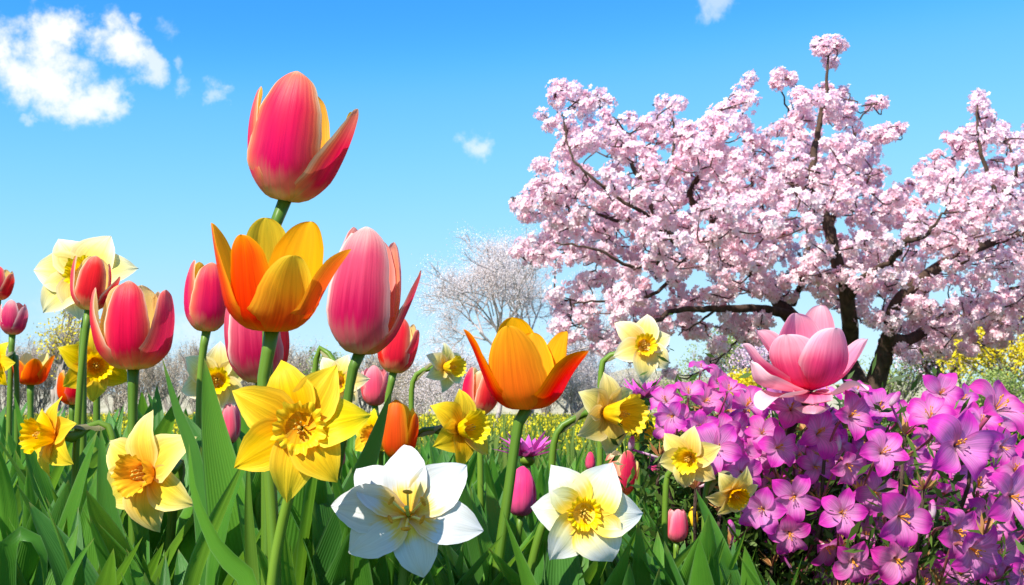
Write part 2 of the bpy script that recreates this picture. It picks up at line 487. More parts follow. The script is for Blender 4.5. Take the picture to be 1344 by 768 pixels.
def leaf_mat(name, a, b, edge, trans=0.45, rough=0.40):
    m, nt = new_mat(name)
    uv = N(nt, 'ShaderNodeUVMap')
    sp = N(nt, 'ShaderNodeSeparateXYZ')
    nt.links.new(uv.outputs[0], sp.inputs[0])
    u, v = sp.outputs[0], sp.outputs[1]
    oi = N(nt, 'ShaderNodeObjectInfo')
    cmb = N(nt, 'ShaderNodeCombineXYZ')
    nt.links.new(math_node(nt, 'MULTIPLY', u, 30.0), cmb.inputs[0])
    nt.links.new(math_node(nt, 'MULTIPLY', v, 1.0), cmb.inputs[1])
    nt.links.new(math_node(nt, 'MULTIPLY', oi.outputs['Random'], 60.0), cmb.inputs[2])
    nz = N(nt, 'ShaderNodeTexNoise', i_Scale=1.0, i_Detail=4.0, i_Roughness=0.65)
    nt.links.new(cmb.outputs[0], nz.inputs['Vector'])
    tcn = N(nt, 'ShaderNodeTexCoord')
    n2 = N(nt, 'ShaderNodeTexNoise', i_Scale=14.0, i_Detail=3.0)
    nt.links.new(tcn.outputs['Object'], n2.inputs['Vector'])
    f = math_node(nt, 'ADD', math_node(nt, 'MULTIPLY', nz.outputs[0], 0.7), math_node(nt, 'MULTIPLY', n2.outputs[0], 0.5))
    f = math_node(nt, 'ADD', f, math_node(nt, 'MULTIPLY', math_node(nt, 'SUBTRACT', oi.outputs['Random'], .5), .5))
    mr = N(nt, 'ShaderNodeMapRange', i_1=0.3, i_2=0.9)
    nt.links.new(f, mr.inputs[0])
    c = mix_col(nt, mr.outputs[0], a, b)
    au = math_node(nt, 'ABSOLUTE', math_node(nt, 'SUBTRACT', math_node(nt, 'MULTIPLY', u, 2.0), 1.0))
    c = mix_col(nt, math_node(nt, 'MULTIPLY', math_node(nt, 'POWER', au, 14.0), .6), c, edge)
    tipm = N(nt, 'ShaderNodeMapRange', i_1=.955, i_2=1.0, i_3=0.0, i_4=.7)
    nt.links.new(math_node(nt, 'ADD', v, math_node(nt, 'MULTIPLY', math_node(nt, 'SUBTRACT', n2.outputs[0], .6), .12)), tipm.inputs[0])
    c = mix_col(nt, tipm.outputs[0], c, (.30, .26, .07))
    wv = N(nt, 'ShaderNodeTexWave', i_Scale=1.0, i_Distortion=.6)
    wc = N(nt, 'ShaderNodeCombineXYZ')
    nt.links.new(math_node(nt, 'MULTIPLY', u, 4.2 if trans > 0 else 0.0), wc.inputs[0])
    nt.links.new(wc.outputs[0], wv.inputs['Vector'])
    c = mix_col(nt, math_node(nt, 'MULTIPLY', wv.outputs['Fac'], .11), c, b)
    bp = N(nt, 'ShaderNodeBump', i_Strength=0.25, i_Distance=0.0008)
    nt.links.new(wv.outputs['Fac'], bp.inputs['Height'])
    # through-light is yellower than the reflected green
    tcol = mix_col(nt, 0.5, c, (0.26, 0.46, 0.02))
    finish(nt, c, trans, rough, 0.22, trans_col=tcol, bump=bp.outputs[0])
    MATS[name] = m
    return m


leaf_mat('leaf', (0.050, 0.18, 0.018), (0.125, 0.32, 0.030), (0.22, 0.38, 0.14))
leaf_mat('leaf bluish', (0.040, 0.15, 0.022), (0.09, 0.26, 0.040), (0.22, 0.34, 0.16))
leaf_mat('stem', (0.06, 0.13, 0.010), (0.13, 0.22, 0.02), (0.1, 0.2, 0.03), trans=0.0)
leaf_mat('stem dark', (0.05, 0.06, 0.025), (0.10, 0.12, 0.04), (0.1, 0.12, 0.04), trans=0.0)
leaf_mat('spathe', (0.20, 0.19, 0.09), (0.34, 0.31, 0.15), (0.3, 0.28, 0.12), trans=0.3, rough=.6)
leaf_mat('red tube', (0.30, 0.03, 0.12), (0.22, 0.09, 0.06), (0.3, 0.05, 0.12), trans=0.0)


def noise_mat(name, a, b, scale, rough=0.8, trans=0.0, bump=0.0, attr=None, stretch=None, spec=.2, through=None):
    m, nt = new_mat(name)
    if attr:
        an = N(nt, 'ShaderNodeAttribute', attribute_name=attr)
        f = an.outputs['Fac']
        c = mix_col(nt, f, a, b)
        bo = None
    else:
        tc = N(nt, 'ShaderNodeTexCoord')
        mp = N(nt, 'ShaderNodeMapping')
        if stretch:
            mp.inputs['Scale'].default_value = stretch
        nt.links.new(tc.outputs['Object'], mp.inputs[0])
        nz = N(nt, 'ShaderNodeTexNoise', i_Scale=scale, i_Detail=7.0, i_Roughness=0.65)
        nt.links.new(mp.outputs[0], nz.inputs['Vector'])
        mr = N(nt, 'ShaderNodeMapRange', i_1=0.34, i_2=0.66)
        nt.links.new(nz.outputs[0], mr.inputs[0])
        c = mix_col(nt, mr.outputs[0], a, b)
        bo = None
        if bump:
            bn = N(nt, 'ShaderNodeBump', i_Strength=0.8, i_Distance=bump)
            nt.links.new(nz.outputs[0], bn.inputs['Height'])
            bo = bn.outputs[0]
    finish(nt, c, trans, rough, spec, bump=bo, trans_col=mix_col(nt, .6, c, through) if through else None)
    MATS[name] = m
    return m


noise_mat('anther', (0.55, 0.18, 0.012), (0.78, 0.36, 0.03), 600, rough=.9)
noise_mat('anther pale', (0.45, 0.24, 0.03), (0.70, 0.46, 0.08), 600, rough=.9)
noise_mat('filament', (0.80, 0.62, 0.12), (0.88, 0.75, 0.3), 100, rough=.5)
noise_mat('filament pink', (0.80, 0.45, 0.5), (0.88, 0.7, 0.6), 100, rough=.5)
noise_mat('pistil green', (0.30, 0.40, 0.06), (0.45, 0.52, 0.12), 200, rough=.4)
noise_mat('bark', (0.03, 0.018, 0.014), (0.10, 0.062, 0.044), 22, rough=.95, bump=0.02, stretch=(1, 1, .35))
noise_mat('twig bark', (0.05, 0.025, 0.022), (0.10, 0.055, 0.045), 10, rough=.9)
noise_mat('bare twig', (0.34, 0.28, 0.26), (0.50, 0.42, 0.40), 5, rough=.9)
noise_mat('brush twig', (0.24, 0.20, 0.17), (0.40, 0.34, 0.29), 5, rough=.9)
noise_mat('ground soil', (0.03, 0.05, 0.012), (0.09, 0.14, 0.03), 3.0, rough=1, bump=0.02)
noise_mat('far wood', (0.30, 0.27, 0.16), (0.46, 0.41, 0.28), .8, rough=1, stretch=(1, .3, .5))
noise_mat('cherry blossom', (0.93, 0.54, 0.66), (0.95, 0.90, 0.905), 1, attr='tint', through=(.96, .60, .71), trans=0.48, rough=.7, spec=.1)
noise_mat('far blossom', (0.74, 0.45, 0.60), (0.86, 0.70, 0.78), 1, attr='tint', trans=0.3, rough=.7, spec=.1)
noise_mat('pale bud', (0.76, 0.65, 0.63), (0.90, 0.81, 0.80), 1, attr='tint', trans=0.3, rough=.8, spec=.1)
noise_mat('brush bud', (0.46, 0.36, 0.26), (0.74, 0.62, 0.46), 1, attr='tint', trans=0.3, rough=.8, spec=.1)
noise_mat('calyx', (0.30, 0.05, 0.07), (0.42, 0.10, 0.10), 1, attr='tint', rough=.8)
noise_mat('forsythia', (0.70, 0.52, 0.01), (0.90, 0.76, 0.05), 1, attr='tint', trans=0.3, rough=.7, spec=.1)
noise_mat('pale leaf', (0.20, 0.30, 0.05), (0.50, 0.58, 0.18), 1, attr='tint', trans=0.4, rough=.6, spec=.2)
noise_mat('rape flower', (0.62, 0.50, 0.01), (0.85, 0.72, 0.03), 1, attr='tint', trans=0.3, rough=.7, spec=.1)
noise_mat('rape leaf', (0.07, 0.13, 0.02), (0.20, 0.28, 0.05), 1, attr='tint', trans=0.4, rough=.6, spec=.2)
noise_mat('grass blade', (0.05, 0.16, 0.012), (0.16, 0.34, 0.03), 1, attr='tint', trans=0.4, rough=.5, spec=.3)
noise_mat('shrub leaf', (0.03, 0.07, 0.012), (0.12, 0.20, 0.03), 1, attr='tint', trans=0.35, rough=.5, spec=.3)
noise_mat('bud scale', (0.35, 0.14, 0.05), (0.55, 0.30, 0.10), 1, attr='tint', trans=0.2, rough=.6, spec=.3)

# ------------------------------------------------------------------ ground
gb = MB()
gx = np.linspace(-400, 400, 41)
gy = np.linspace(-20, 1200, 41)
gb.grid(np.array([[(x, y, 0.0) for x in gx] for y in gy]), np.linspace(0, 1, 41), np.linspace(0, 1, 41))
g = gb.build('ground', MATS['ground soil'])
g['kind'] = 'structure'

# ------------------------------------------------------------------ flowers
DISCS = []   # (px, py, r, Y): what the leaves must not cover


def shape_w(kind, v):
    v = np.asarray(v, float)
    if kind == 'tulip':
        f = np.sin(np.pi * np.clip(v, 0, 1) ** 0.92) ** 0.46
        return np.maximum(f, 0.35 * (v < 0.2) * (1 - v) + 0.012)
    if kind == 'daffodil':
        f = np.sin(np.pi * v ** 0.74) ** 1.05
        return np.maximum(f, 0.32 * (v < 0.3) + 0.012)
    if kind == 'lily':
        f = np.sin(np.pi * v ** 0.86) ** 0.88
        return np.maximum(f, 0.30 * (v < 0.25) + 0.012)
    if kind == 'azalea':
        f = np.sin(np.pi * v ** 1.36) ** 0.95
        return np.maximum(f, 0.26 * (v < 0.4) + 0.012)
    if kind == 'magnolia':
        f = np.sin(np.pi * v ** 1.22) ** 0.42
        return np.maximum(f, 0.30 * (v < 0.3) + 0.012)
    f = np.sin(np.pi * v ** 0.6) ** 0.8
    return np.maximum(f, 0.3 * (v < 0.3) + 0.012)


def vspace(n):
    s = np.linspace(0, 1, n)
    return 1 - (1 - s) ** 1.9


def resample(P, v):
    """P evenly spaced samples -> values at v in 0..1"""
    g = np.linspace(0, 1, len(P))
    return np.stack([np.interp(v, g, P[:, c]) for c in range(P.shape[1])], 1)


def frame(axis, roll=0.0, ref=(0, 0, 1)):
    """columns X, Y, Z with Z along axis; 'up' of the flower face is Y"""
    z = unit(axis)
    x = unit(np.cross(np.asarray(ref, float), z))
    y = np.cross(z, x)
    c, s = math.cos(roll), math.sin(roll)
    return np.stack([x * c + y * s, -x * s + y * c, z], 1)


TULIP_CLOSED = [(0.06, 0.0), (0.50, 0.035), (0.90, 0.22), (1.0, 0.45), (0.95, 0.70), (0.76, 0.92), (0.62, 1.0)]
TULIP_OPEN = [(0.06, 0.0), (0.50, 0.03), (0.86, 0.20), (0.98, 0.45), (1.04, 0.72), (1.08, 1.0)]
TULIP_BUD = [(0.06, 0.0), (0.55, 0.04), (0.95, 0.22), (1.0, 0.42), (0.80, 0.70), (0.40, 0.93), (0.16, 1.0)]
# azimuth (0 faces the camera), length, outward flare, width, raise of the radius
P_CLOSED = [(0, 1.0, 0.0, 1.0, 1.0), (125, .95, .12, .95, .97), (-118, .97, .1, .95, .97), (70, .90, .45, .9, .95), (-68, .93, .36, .9, .95), (180, .98, .1, 1, .88)]
P_BUD = [(0, 1.0, 0, 1, 1), (120, .97, 0, 1, 1), (-120, .98, 0, 1, 1), (60, .96, .03, .9, .93), (-60, .97, .02, .9, .93), (180, .95, 0, 1, .9)]


def ground_stem(px_list, Y, top=None, base_dy=0.0, drift=0.0):
    """centre line from the flower (first) down to the soil"""
    pts = [top] if top is not None else []
    pts += [at(x, y, Y + (0.0 if i else 0.0)) for i, (x, y) in enumerate(px_list)]
    last = pts[-1]
    prev = pts[-2] if len(pts) > 1 else last + np.array([0, 0, .05])
    d = last - prev
    k = last[2] / max(abs(d[2]), 1e-6) if d[2] < 0 else 0
    k = min(k, 3.0)
    b = np.array([last[0] + d[0] * k * 0.6 + drift, last[1] + base_dy, 0.0])
    pts.append(b)
    return pts


def tulip(label, px, py, hpx, wpx, Y, mat, lean=0.0, nod=0.0, stem=None, petals=P_CLOSED, prof=TULIP_CLOSED, mats=None, spin=0.0, stem_r=0.0040, leaves=2, group=None, disc=True, wfac=0.86, cat='tulip'):
    """px, py: pixel of the bloom's base; hpx, wpx: its height and width"""
    s = mpp(py, Y)
    H, R = hpx * s, wpx * s / 2
    base = at(px, py, Y)
    stem = stem or [(px + 2, 800)]
    line = ground_stem(stem, Y, base)
    stem_r = (2.0 + .043 * wpx) * s
    root = thing('tulip', line[-1], label, cat, group)
    org = line[-1]
    L = math.radians(lean)
    Nd = math.radians(nod)
    ax = unit([math.sin(L), -math.sin(Nd), math.cos(L) * math.cos(Nd)])
    X = unit(np.cross([0, 1, 0], ax))
    Yv = np.cross(ax, X)
    M = np.stack([X, Yv, ax], 1)
    for k, (az, ln, fl, wd, rr) in enumerate(petals):
        a = math.radians(az + spin)
        C = np.asarray(prof, float).copy()
        C[:, 0] = C[:, 0] * rr + fl * C[:, 1] ** 2.0
        C[:, 1] *= 1 - 0.18 * fl
        C *= ln if ln < 1 else 1.0
        C[:, 1] *= 1 if ln < 1 else ln
        if ln < 1:
            C[:, 0] /= (0.55 + 0.45 * ln)
        c = catmull(C, 60)
        v = vspace(22)
        c = resample(c, v)
        d = np.array([math.sin(a), -math.cos(a), 0])
        P = c[:, :1] * R * d[None] + c[:, 1:2] * H * np.array([[0, 0, 1.0]])
        w = shape_w('tulip', v) * R * wfac * wd * (0.75 + .25 * ln)
        w = w * (1 + .018 * np.sin(v * 23 + k * 3 + px) + .012 * np.sin(v * 51 + k))
        mb = MB()
        bend = np.interp(v, [0, .15, .5, 1], [1.35, 1.2, 0.95, 0.75])
        if fl > 0.3:
            bend = bend * 0.85
        mb.sheet(P, w, bend, d, nu=13, ripple=R * 0.05, rfreq=1.5, rphase=k * 2.1 + px, rib=R * 0.03)
        mb.v = [x @ M.T + base for x in mb.v]
        mb.build('petal', MATS[(mats or {}).get(k, mat)], root, org)
    sb = MB()
    cl = catmull([base + ax * H * 0.02] + line[1:], 26)
    sb.tube(cl, np.interp(np.linspace(0, 1, 26), [0, .03, .08, 1], [1.25, 1.15, 1.0, 1.15]) * stem_r, 10)
    sb.build('stem', MATS['stem'], root, org)
    if disc:
        DISCS.append((px + hpx * .45 * math.sin(L), py - hpx * .45, max(hpx, wpx) * .5, Y))
    root['_leaves'] = leaves
    PLANTS.append((root, org, Y, leaves))
    return root


def daffodil(label, cx, cy, r, Y, mat, yaw=0, pitch=0, roll=0, cor='corona yellow', cor_len=0.42, cor_r=0.36, stem=None, wid=0.36, cup=0.12, sag=0.10, name='daffodil', jitter=0.12, leaves=2, back_side=None, fringe=0.10, seedk=0, stem_r=0.0032, tips=None):
    s = mpp(cy, Y)
    R = r * s
    C = at(cx, cy, Y)
    yw, pt = math.radians(yaw), math.radians(pitch)
    a = np.array([math.sin(yw) * math.cos(pt), -math.cos(yw) * math.cos(pt), math.sin(pt)])
    M = frame(a)
    q = random.Random(int(cx * 31 + cy) + seedk)
    stem_r = (1.8 + .055 * r) * s
    # the neck leaves the back of the bloom
    neck0 = C - a * R * 0.16
    neck1 = C - a * R * 0.55
    Yb = neck1[1]
    px_pts = [at(x, y, Yb + 0.012) for x, y in (stem or [(cx + 3, cy + r * 1.3), (cx, 800)])]
    line = [neck0, neck1] + px_pts
    last, prev = line[-1], line[-2]
    b = np.array([last[0] + (last[0] - prev[0]) * .5, last[1] + .01, 0.0])
    line.append(b)
    root = thing(name, b, label, 'daffodil' if name != 'lily' else 'lily')
    if tips is None:
        tips = [(roll + k * 60 + math.degrees(q.uniform(-jitter, jitter) * .7), 1 + q.uniform(-.05, .06)) for k in range(6)]
    for k, (ta, tl) in enumerate(tips):
        th = math.radians(ta)
        inner = k % 2
        d = np.array([math.cos(th), math.sin(th), 0])
        ln = R * tl
        sg = sag + q.uniform(-.07, .07)
        prof = np.array([(0.03, -.02 - .03 * inner), (0.25, 0.02 + cup * .4), (0.55, cup * .9 + .02), (0.82, cup * .8 - sg * .3), (1.0, cup * .4 - sg)])
        c = catmull(prof, 60)
        v = vspace(18)
        c = resample(c, v) * ln
        P = c[:, :1] * d[None] + c[:, 1:2] * np.array([[0, 0, 1.0]])
        w = shape_w('lily' if name == 'lily' else 'daffodil', v) * wid * R * (1 + q.uniform(-.08, .08)) * (1.06 if inner else 1)
        mb = MB()
        tw = np.array([-d[1], d[0], 0]) * q.uniform(-.25, .25)
        bend = np.interp(v, [0, .3, 1], [.8, .38, .22])
        w = w * (1 + .02 * np.sin(v * 19 + k * 2.3 + cx) + .015 * np.sin(v * 43 + k))
        mb.sheet(P, w, bend, -np.array([0, 0, 1.0]) + tw, nu=11, ripple=R * .035, rfreq=1.6, rphase=q.uniform(0, 6), rib=R * .02)
        mb.v = [x @ M.T + C for x in mb.v]
        mb.build('petal', MATS[mat], root, b)
    if name != 'lily':
        mb = MB()
        nv, nu = 14, 72
        G = np.zeros((nv, nu, 3))
        t = np.arange(nu) / nu * 2 * np.pi
        ph = [q.uniform(0, 6) for _ in range(4)]
        for i in range(nv):
            s_ = i / (nv - 1)
            rad = R * np.interp(s_, [0, .12, .55, .85, 1], [.10, .19, cor_r * .74, cor_r * .92, cor_r * 1.12])
            ruf = (s_ ** 3) * (np.sin(13 * t + ph[0]) * .6 + np.sin(22 * t + ph[1]) * .35 + .5 * np.sin(5 * t + ph[2]))
            rr = rad * (1 + fringe * ruf)
            z = R * (0.02 + cor_len * s_) + R * fringe * .35 * (s_ ** 3) * (np.sin(17 * t + ph[3]))
            G[i] = np.stack([rr * np.cos(t), rr * np.sin(t), np.broadcast_to(z, t.shape)], 1)
        mb.grid(G, t / (2 * np.pi), np.linspace(0, 1, nv), wrap=True)
        mb.v = [x @ M.T + C for x in mb.v]
        mb.build('corona', MATS[cor], root, b)
        sm = MB()
        for k in range(6):
            th = k * math.pi / 3 + .3
            e = np.array([math.cos(th), math.sin(th), 0]) * R * .07 + np.array([0, 0, R * cor_len * .72])
            p0 = np.array([math.cos(th), math.sin(th), 0]) * R * .04
            sm.tube(catmull([p0, (p0 + e) / 2, e], 5), R * .010, 5)
            sm.blob(e, R * .016, (0, 0, 1), 2.4, 6, 5)
        e = np.array([0, 0, R * cor_len * .85])
        sm.tube(catmull([np.zeros(3), e], 4), R * .014, 5)
        sm.blob(e, R * .03, (0, 0, 1), .8, 6, 5)
        sm.v = [x @ M.T + C for x in sm.v]
        sm.build('stamen_cluster', MATS['anther pale'], root, b)
    # ovary, neck and stem
    sb = MB()
    cl = catmull(line, 36)
    # a green ovary swelling just behind the petals
    tt = np.linspace(0, 1, 36)
    rad = np.full(36, 1.0) * stem_r
    seglen = np.linalg.norm(np.diff(cl, axis=0), axis=1)
    dist = np.concatenate([[0], np.cumsum(seglen)])
    rad *= 1 + 0.75 * np.exp(-((dist - R * .22) / (R * .16)) ** 2)
    rad *= np.interp(tt, [0, 1], [.95, 1.15])
    sb.tube(cl, rad, 10)
    sb.build('stem', MATS['stem'], root, b)
    if name != 'lily':
        # papery spathe round the bend
        i0 = int(np.argmin(abs(dist - R * .62)))
        i0 = max(2, min(i0, 28))
        hint = unit(np.array([q.uniform(-.3, .3), -.6, .8]))
        pth = catmull([cl[i0 + 3], cl[i0 + 1] + hint * .003, cl[i0 - 1] + hint * .007 + np.array([0, 0, .004]), cl[max(i0 - 2, 0)] + hint * .010], 10)
        sp = MB()
        sp.sheet(pth, shape_w('x', np.linspace(0, 1, 10)) * .006, 1.2, hint, nu=7, ripple=.001)
        sp.build('spathe', MATS['spathe'], root, b)
    DISCS.append((cx, cy, r * .92, Y))
    PLANTS.append((root, b, Y, leaves))
    return root, C, M, R, b


PLANTS = []

# --- tulips
tulip('tallest tulip, rosy red with orange edges, alone against the sky', 374, 265, 166, 116, 0.72, 'tulip red pink', lean=9, nod=4, stem=[(362, 292), (352, 420), (350, 800)],
      petals=[(-6, 1.0, 0, 1.14, 1.0), (80, .94, .80, .9, .98), (-80, .93, .36, .85, 1.0), (112, .92, .62, .8, .95), (-125, .93, .08, .9, .9), (178, .95, .05, 1, .85)], mats={3: 'tulip yellow flame'})
tulip('wide open orange and yellow tulip below the tallest one', 357, 436, 150, 136, 0.64, 'tulip orange', lean=2, nod=8, stem=[(354, 452), (345, 510), (355, 640), (362, 800)],
      petals=[(-30, .84, .0, .92, .93), (32, .70, .16, .95, 1.07), (88, .84, .62, .85, .95), (150, 1.0, .06, 1.15, .90), (-158, 1.03, .10, .9, .97), (-88, .96, .14, .8, 1.03)], prof=TULIP_OPEN,
      mats={1: 'tulip yellow flame', 3: 'tulip amber', 4: 'tulip yellow flame', 5: 'tulip orange'}, stem_r=.0044)
tulip('big dusty pink tulip with one orange side petal, right of the open orange tulip', 472, 466, 166, 100, 0.92, 'tulip pink', lean=6, nod=2, stem=[(462, 490), (445, 600), (400, 800)],
      petals=[(-10, 1.0, 0, 1.18, 1.02), (98, .86, .86, .85, 1.0), (-60, .96, .06, .85, .92), (-110, 1.02, .02, .9, .95), (125, .95, .1, .9, .9), (178, .97, .05, 1, .85)], mats={1: 'tulip scarlet'}, stem_r=.0046)
tulip('broad crimson tulip with cream inside, left of centre on a straight stem', 175, 486, 116, 98, 0.90, 'tulip scarlet', lean=0, nod=3, stem=[(174, 560), (176, 800)], stem_r=.0045,
      petals=[(4, 1.0, 0, .84, .98), (74, .97, .36, .85, 1.0), (-72, 1.0, .38, .85, 1.0), (125, .92, .1, .9, .9), (-125, 1.0, .1, .9, .9), (180, .98, .0, 1, .85)])
tulip('small red and orange tulip behind the open orange tulip on its left', 271, 436, 95, 62, 1.10, 'tulip red pink', lean=1, stem=[(269, 440), (262, 520), (258, 800)], leaves=1,
      petals=[(24, .95, 0, 1.12, 1.02), (-62, 1.0, .06, .9, .98), (100, .9, .2, .9, .95), (-120, 1, .05, .9, .9), (150, .9, 0, .9, .9), (180, .95, 0, 1, .85)], mats={4: 'tulip orange', 5: 'tulip orange'})
tulip('large pink tulip with pale edges, half hidden behind the open orange tulip', 342, 503, 130, 90, 0.82, 'tulip pink', lean=-5, stem=[(344, 520), (340, 640), (335, 800)],
      petals=[(5, 1.0, 0, 1.05, 1), (68, .80, .22, .9, .98), (-66, .98, .05, .9, .95), (125, .85, .1, .9, .9), (-125, 1.0, .05, .9, .9), (180, .98, .0, 1, .85)], mats={1: 'tulip scarlet'})
tulip('small crimson tulip below the dusty pink one, against the pale bare tree', 516, 490, 74, 52, 1.35, 'tulip scarlet', lean=9, stem=[(514, 500), (508, 540), (505, 800)], leaves=1)
tulip('little rose tulip bud between two yellow daffodils at centre', 492, 533, 53, 37, 1.45, 'tulip rose', lean=-1, petals=P_CLOSED, stem=[(494, 560), (496, 800)], leaves=1)
tulip('red tulip with cream inner petal behind the big orange tulip', 628, 545, 64, 50, 1.20, 'tulip scarlet', lean=6, stem=[(630, 570), (632, 800)], leaves=2,
      petals=[(35, .95, .0, .95, 1), (-66, .98, .05, .9, 1), (-20, .90, 0, .7, .8), (110, .9, .2, .9, .9), (-125, .98, .05, .9, .9), (170, .98, .0, 1, .85)], mats={2: 'tulip cream stripe', 5: 'tulip cream stripe'})
tulip('large flaring orange tulip at centre with pointed side petals', 692, 538, 120, 112, 0.74, 'tulip orange', lean=-2, nod=5, stem=[(682, 548), (668, 640), (650, 768), (648, 800)],
      petals=[(-22, .93, .0, 1.05, .98), (62, .74, .80, .95, 1.05), (-84, .97, .38, .8, 1.0), (-165, 1.02, .02, 1.05, .95), (122, .88, .26, .95, .95), (168, .85, .1, .9, .9)], prof=TULIP_OPEN, mats={0: 'tulip amber', 3: 'tulip amber', 4: 'tulip amber'}, stem_r=.0046)
tulip('tiny pink tulip bud low beside the tall leaf, left of the big yellow daffodil', 302, 582, 52, 27, 1.25, 'tulip rose', petals=P_BUD, prof=TULIP_CLOSED, stem=[(303, 620), (306, 800)], leaves=1)
tulip('small crimson tulip in front of the cream daffodil at upper left', 116, 408, 75, 52, 1.00, 'tulip scarlet', lean=7, stem=[(113, 430), (104, 520), (98, 640), (96, 800)], leaves=2,
      petals=[(15, .96, 0, 1.0, 1), (84, .80, .95, .7, 1.0), (-72, 1.0, .36, .85, 1.0), (120, .9, .1, .9, .9), (-125, .98, .05, .9, .9), (180, .95, 0, 1, .85)])
tulip('red tulip cut by the left edge of the photo', -3, 394, 44, 34, 1.5, 'tulip scarlet', lean=6, stem=[(-4, 430), (-6, 800)], leaves=1)
tulip('small mauve pink tulip near the left edge', 16, 440, 46, 35, 1.5, 'tulip pink', lean=2, stem=[(15, 460), (12, 560), (10, 800)], leaves=1)
tulip('small open orange red tulip at the left', 40, 506, 44, 44, 1.5, 'tulip orange', prof=TULIP_OPEN, stem=[(40, 520), (42, 800)], leaves=1,
      petals=[(-30, .75, .1, .95, .98), (34, .8, .15, .95, 1.0), (95, .95, .3, .9, 1.0), (150, 1.0, .06, 1.1, .92), (-140, 1.0, .05, .9, .95), (-84, .96, .25, .85, .98)], mats={3: 'tulip scarlet', 4: 'tulip scarlet'})
tulip('small red tulip with a yellow stripe below the upper left yellow daffodil', 95, 532, 49, 40, 1.40, 'tulip scarlet', stem=[(95, 545), (96, 800)], leaves=1, mats={3: 'tulip orange', 4: 'tulip orange'}, spin=32)
tulip('glossy orange tulip half hidden by a tall leaf, above the white lily', 522, 603, 78, 52, 0.95, 'tulip yellow flame', lean=2, stem=[(524, 640), (528, 800)], leaves=1,
      petals=[(-15, 1.0, 0, 1.0, 1), (72, .84, .36, .95, .98), (-70, .9, .12, .9, .92), (120, .9, .2, .8, .9), (-125, .93, .08, .9, .9), (178, .95, .05, 1, .85)], mats={0: 'tulip orange', 1: 'tulip orange'})
tulip('closed magenta tulip bud left of the white narcissus', 683, 678, 66, 42, 0.80, 'tulip magenta', lean=3, petals=P_BUD, prof=TULIP_BUD, stem=[(682, 690), (674, 768), (672, 800)], leaves=0)
tulip('red and cream tulip just behind the white narcissus', 812, 652, 62, 46, 1.15, 'tulip cream stripe', lean=5, stem=[(812, 670), (814, 800)], leaves=1, mats={0: 'tulip scarlet', 3: 'tulip scarlet'}, spin=28)
tulip('small closed pink tulip low at the right end of the bed', 888, 712, 44, 31, 0.92, 'tulip rose', lean=2, petals=P_BUD, prof=TULIP_CLOSED, stem=[(887, 730), (884, 800)], leaves=1)
tulip('tiny yellow flower bud beside the small closed pink tulip', 910, 692, 27, 14, 0.96, 'bud yellow', petals=P_BUD, prof=TULIP_BUD, stem=[(911, 720), (912, 800)], leaves=1, stem_r=.003, cat='flower bud')
tulip('tiny magenta tulip bud below the pair of cream daffodils', 855, 629, 31, 18, 1.5, 'tulip magenta', petals=P_BUD, prof=TULIP_BUD, stem=[(856, 650), (858, 800)], leaves=1, stem_r=.003)
tulip('tiny purple tulip bud touching the top of the white narcissus', 775, 617, 24, 14, 1.5, 'tulip magenta', petals=P_BUD, prof=TULIP_BUD, stem=[(776, 640), (777, 800)], leaves=1, stem_r=.003)
tulip('tiny dull red tulip bud beside the big yellow daffodil', 446, 612, 30, 15, 1.3, 'tulip rose', petals=P_BUD, prof=TULIP_BUD, stem=[(446, 640), (447, 800)], leaves=1, stem_r=.003)

# --- daffodils
daffodil('largest golden yellow daffodil facing the camera', 395, 562, 100, 0.60, 'daffodil yellow', yaw=2, pitch=4, roll=18, cor='corona yellow', cor_len=.18, cor_r=.30, stem=[(370, 690), (355, 800)], wid=.33, fringe=.13,
         tips=[(108, .95), (11, .92), (-99, .98), (152, 1.05), (62, .95), (-55, .86), (-149, 1.0)])
daffodil('pale yellow daffodil with orange trumpet turned left, low at left', 196, 620, 82, 0.85, 'daffodil lemon', yaw=-26, pitch=-4, roll=-28, cor='corona orange', cor_len=.42, cor_r=.30, wid=.34,
         stem=[(236, 606), (226, 680), (218, 800)], stem_r=.0042)
daffodil('yellow daffodil with bent neck at left, trumpet turned left', 72, 572, 56, 0.98, 'daffodil yellow', yaw=-38, pitch=2, roll=20, cor='corona orange', cor_len=.62, cor_r=.36, stem=[(125, 556), (146, 566), (152, 650), (155, 800)], wid=.36, stem_r=.0038)
daffodil('large cream daffodil against the sky at upper left', 112, 362, 68, 1.16, 'daffodil cream', yaw=4, pitch=8, roll=12, tips=[(128, .93), (63, .92), (10, 1.0), (-94, .86), (-137, 1.05), (174, 1.0)], cor='corona yellow', cor_len=.3, cor_r=.28, stem=[(110, 440), (108, 560), (106, 800)], wid=.40)
daffodil('yellow daffodil turned right behind the thin stem at upper left', 124, 478, 50, 1.30, 'daffodil yellow', yaw=28, pitch=-8, roll=35, cor='corona orange', cor_len=.55, cor_r=.34, stem=[(128, 470), (127, 500), (128, 800)])
daffodil('yellow daffodil half outside the left edge of the photo', -4, 478, 32, 1.35, 'daffodil yellow', yaw=-20, pitch=0, roll=5, cor='corona yellow', stem=[(16, 462), (22, 500), (22, 800)], leaves=1)
daffodil('cream daffodil behind a pointed leaf under the small red and orange tulip', 285, 498, 48, 1.25, 'daffodil cream', yaw=12, pitch=-4, roll=22, cor='corona yellow', cor_len=.5, cor_r=.32, stem=[(266, 540), (258, 800)], wid=.38)
daffodil('white daffodil mostly hidden behind the largest yellow daffodil', 446, 502, 40, 1.05, 'daffodil cream', yaw=-12, pitch=0, roll=10, cor='corona yellow', stem=[(424, 456), (414, 480), (410, 600), (408, 800)], wid=.36)
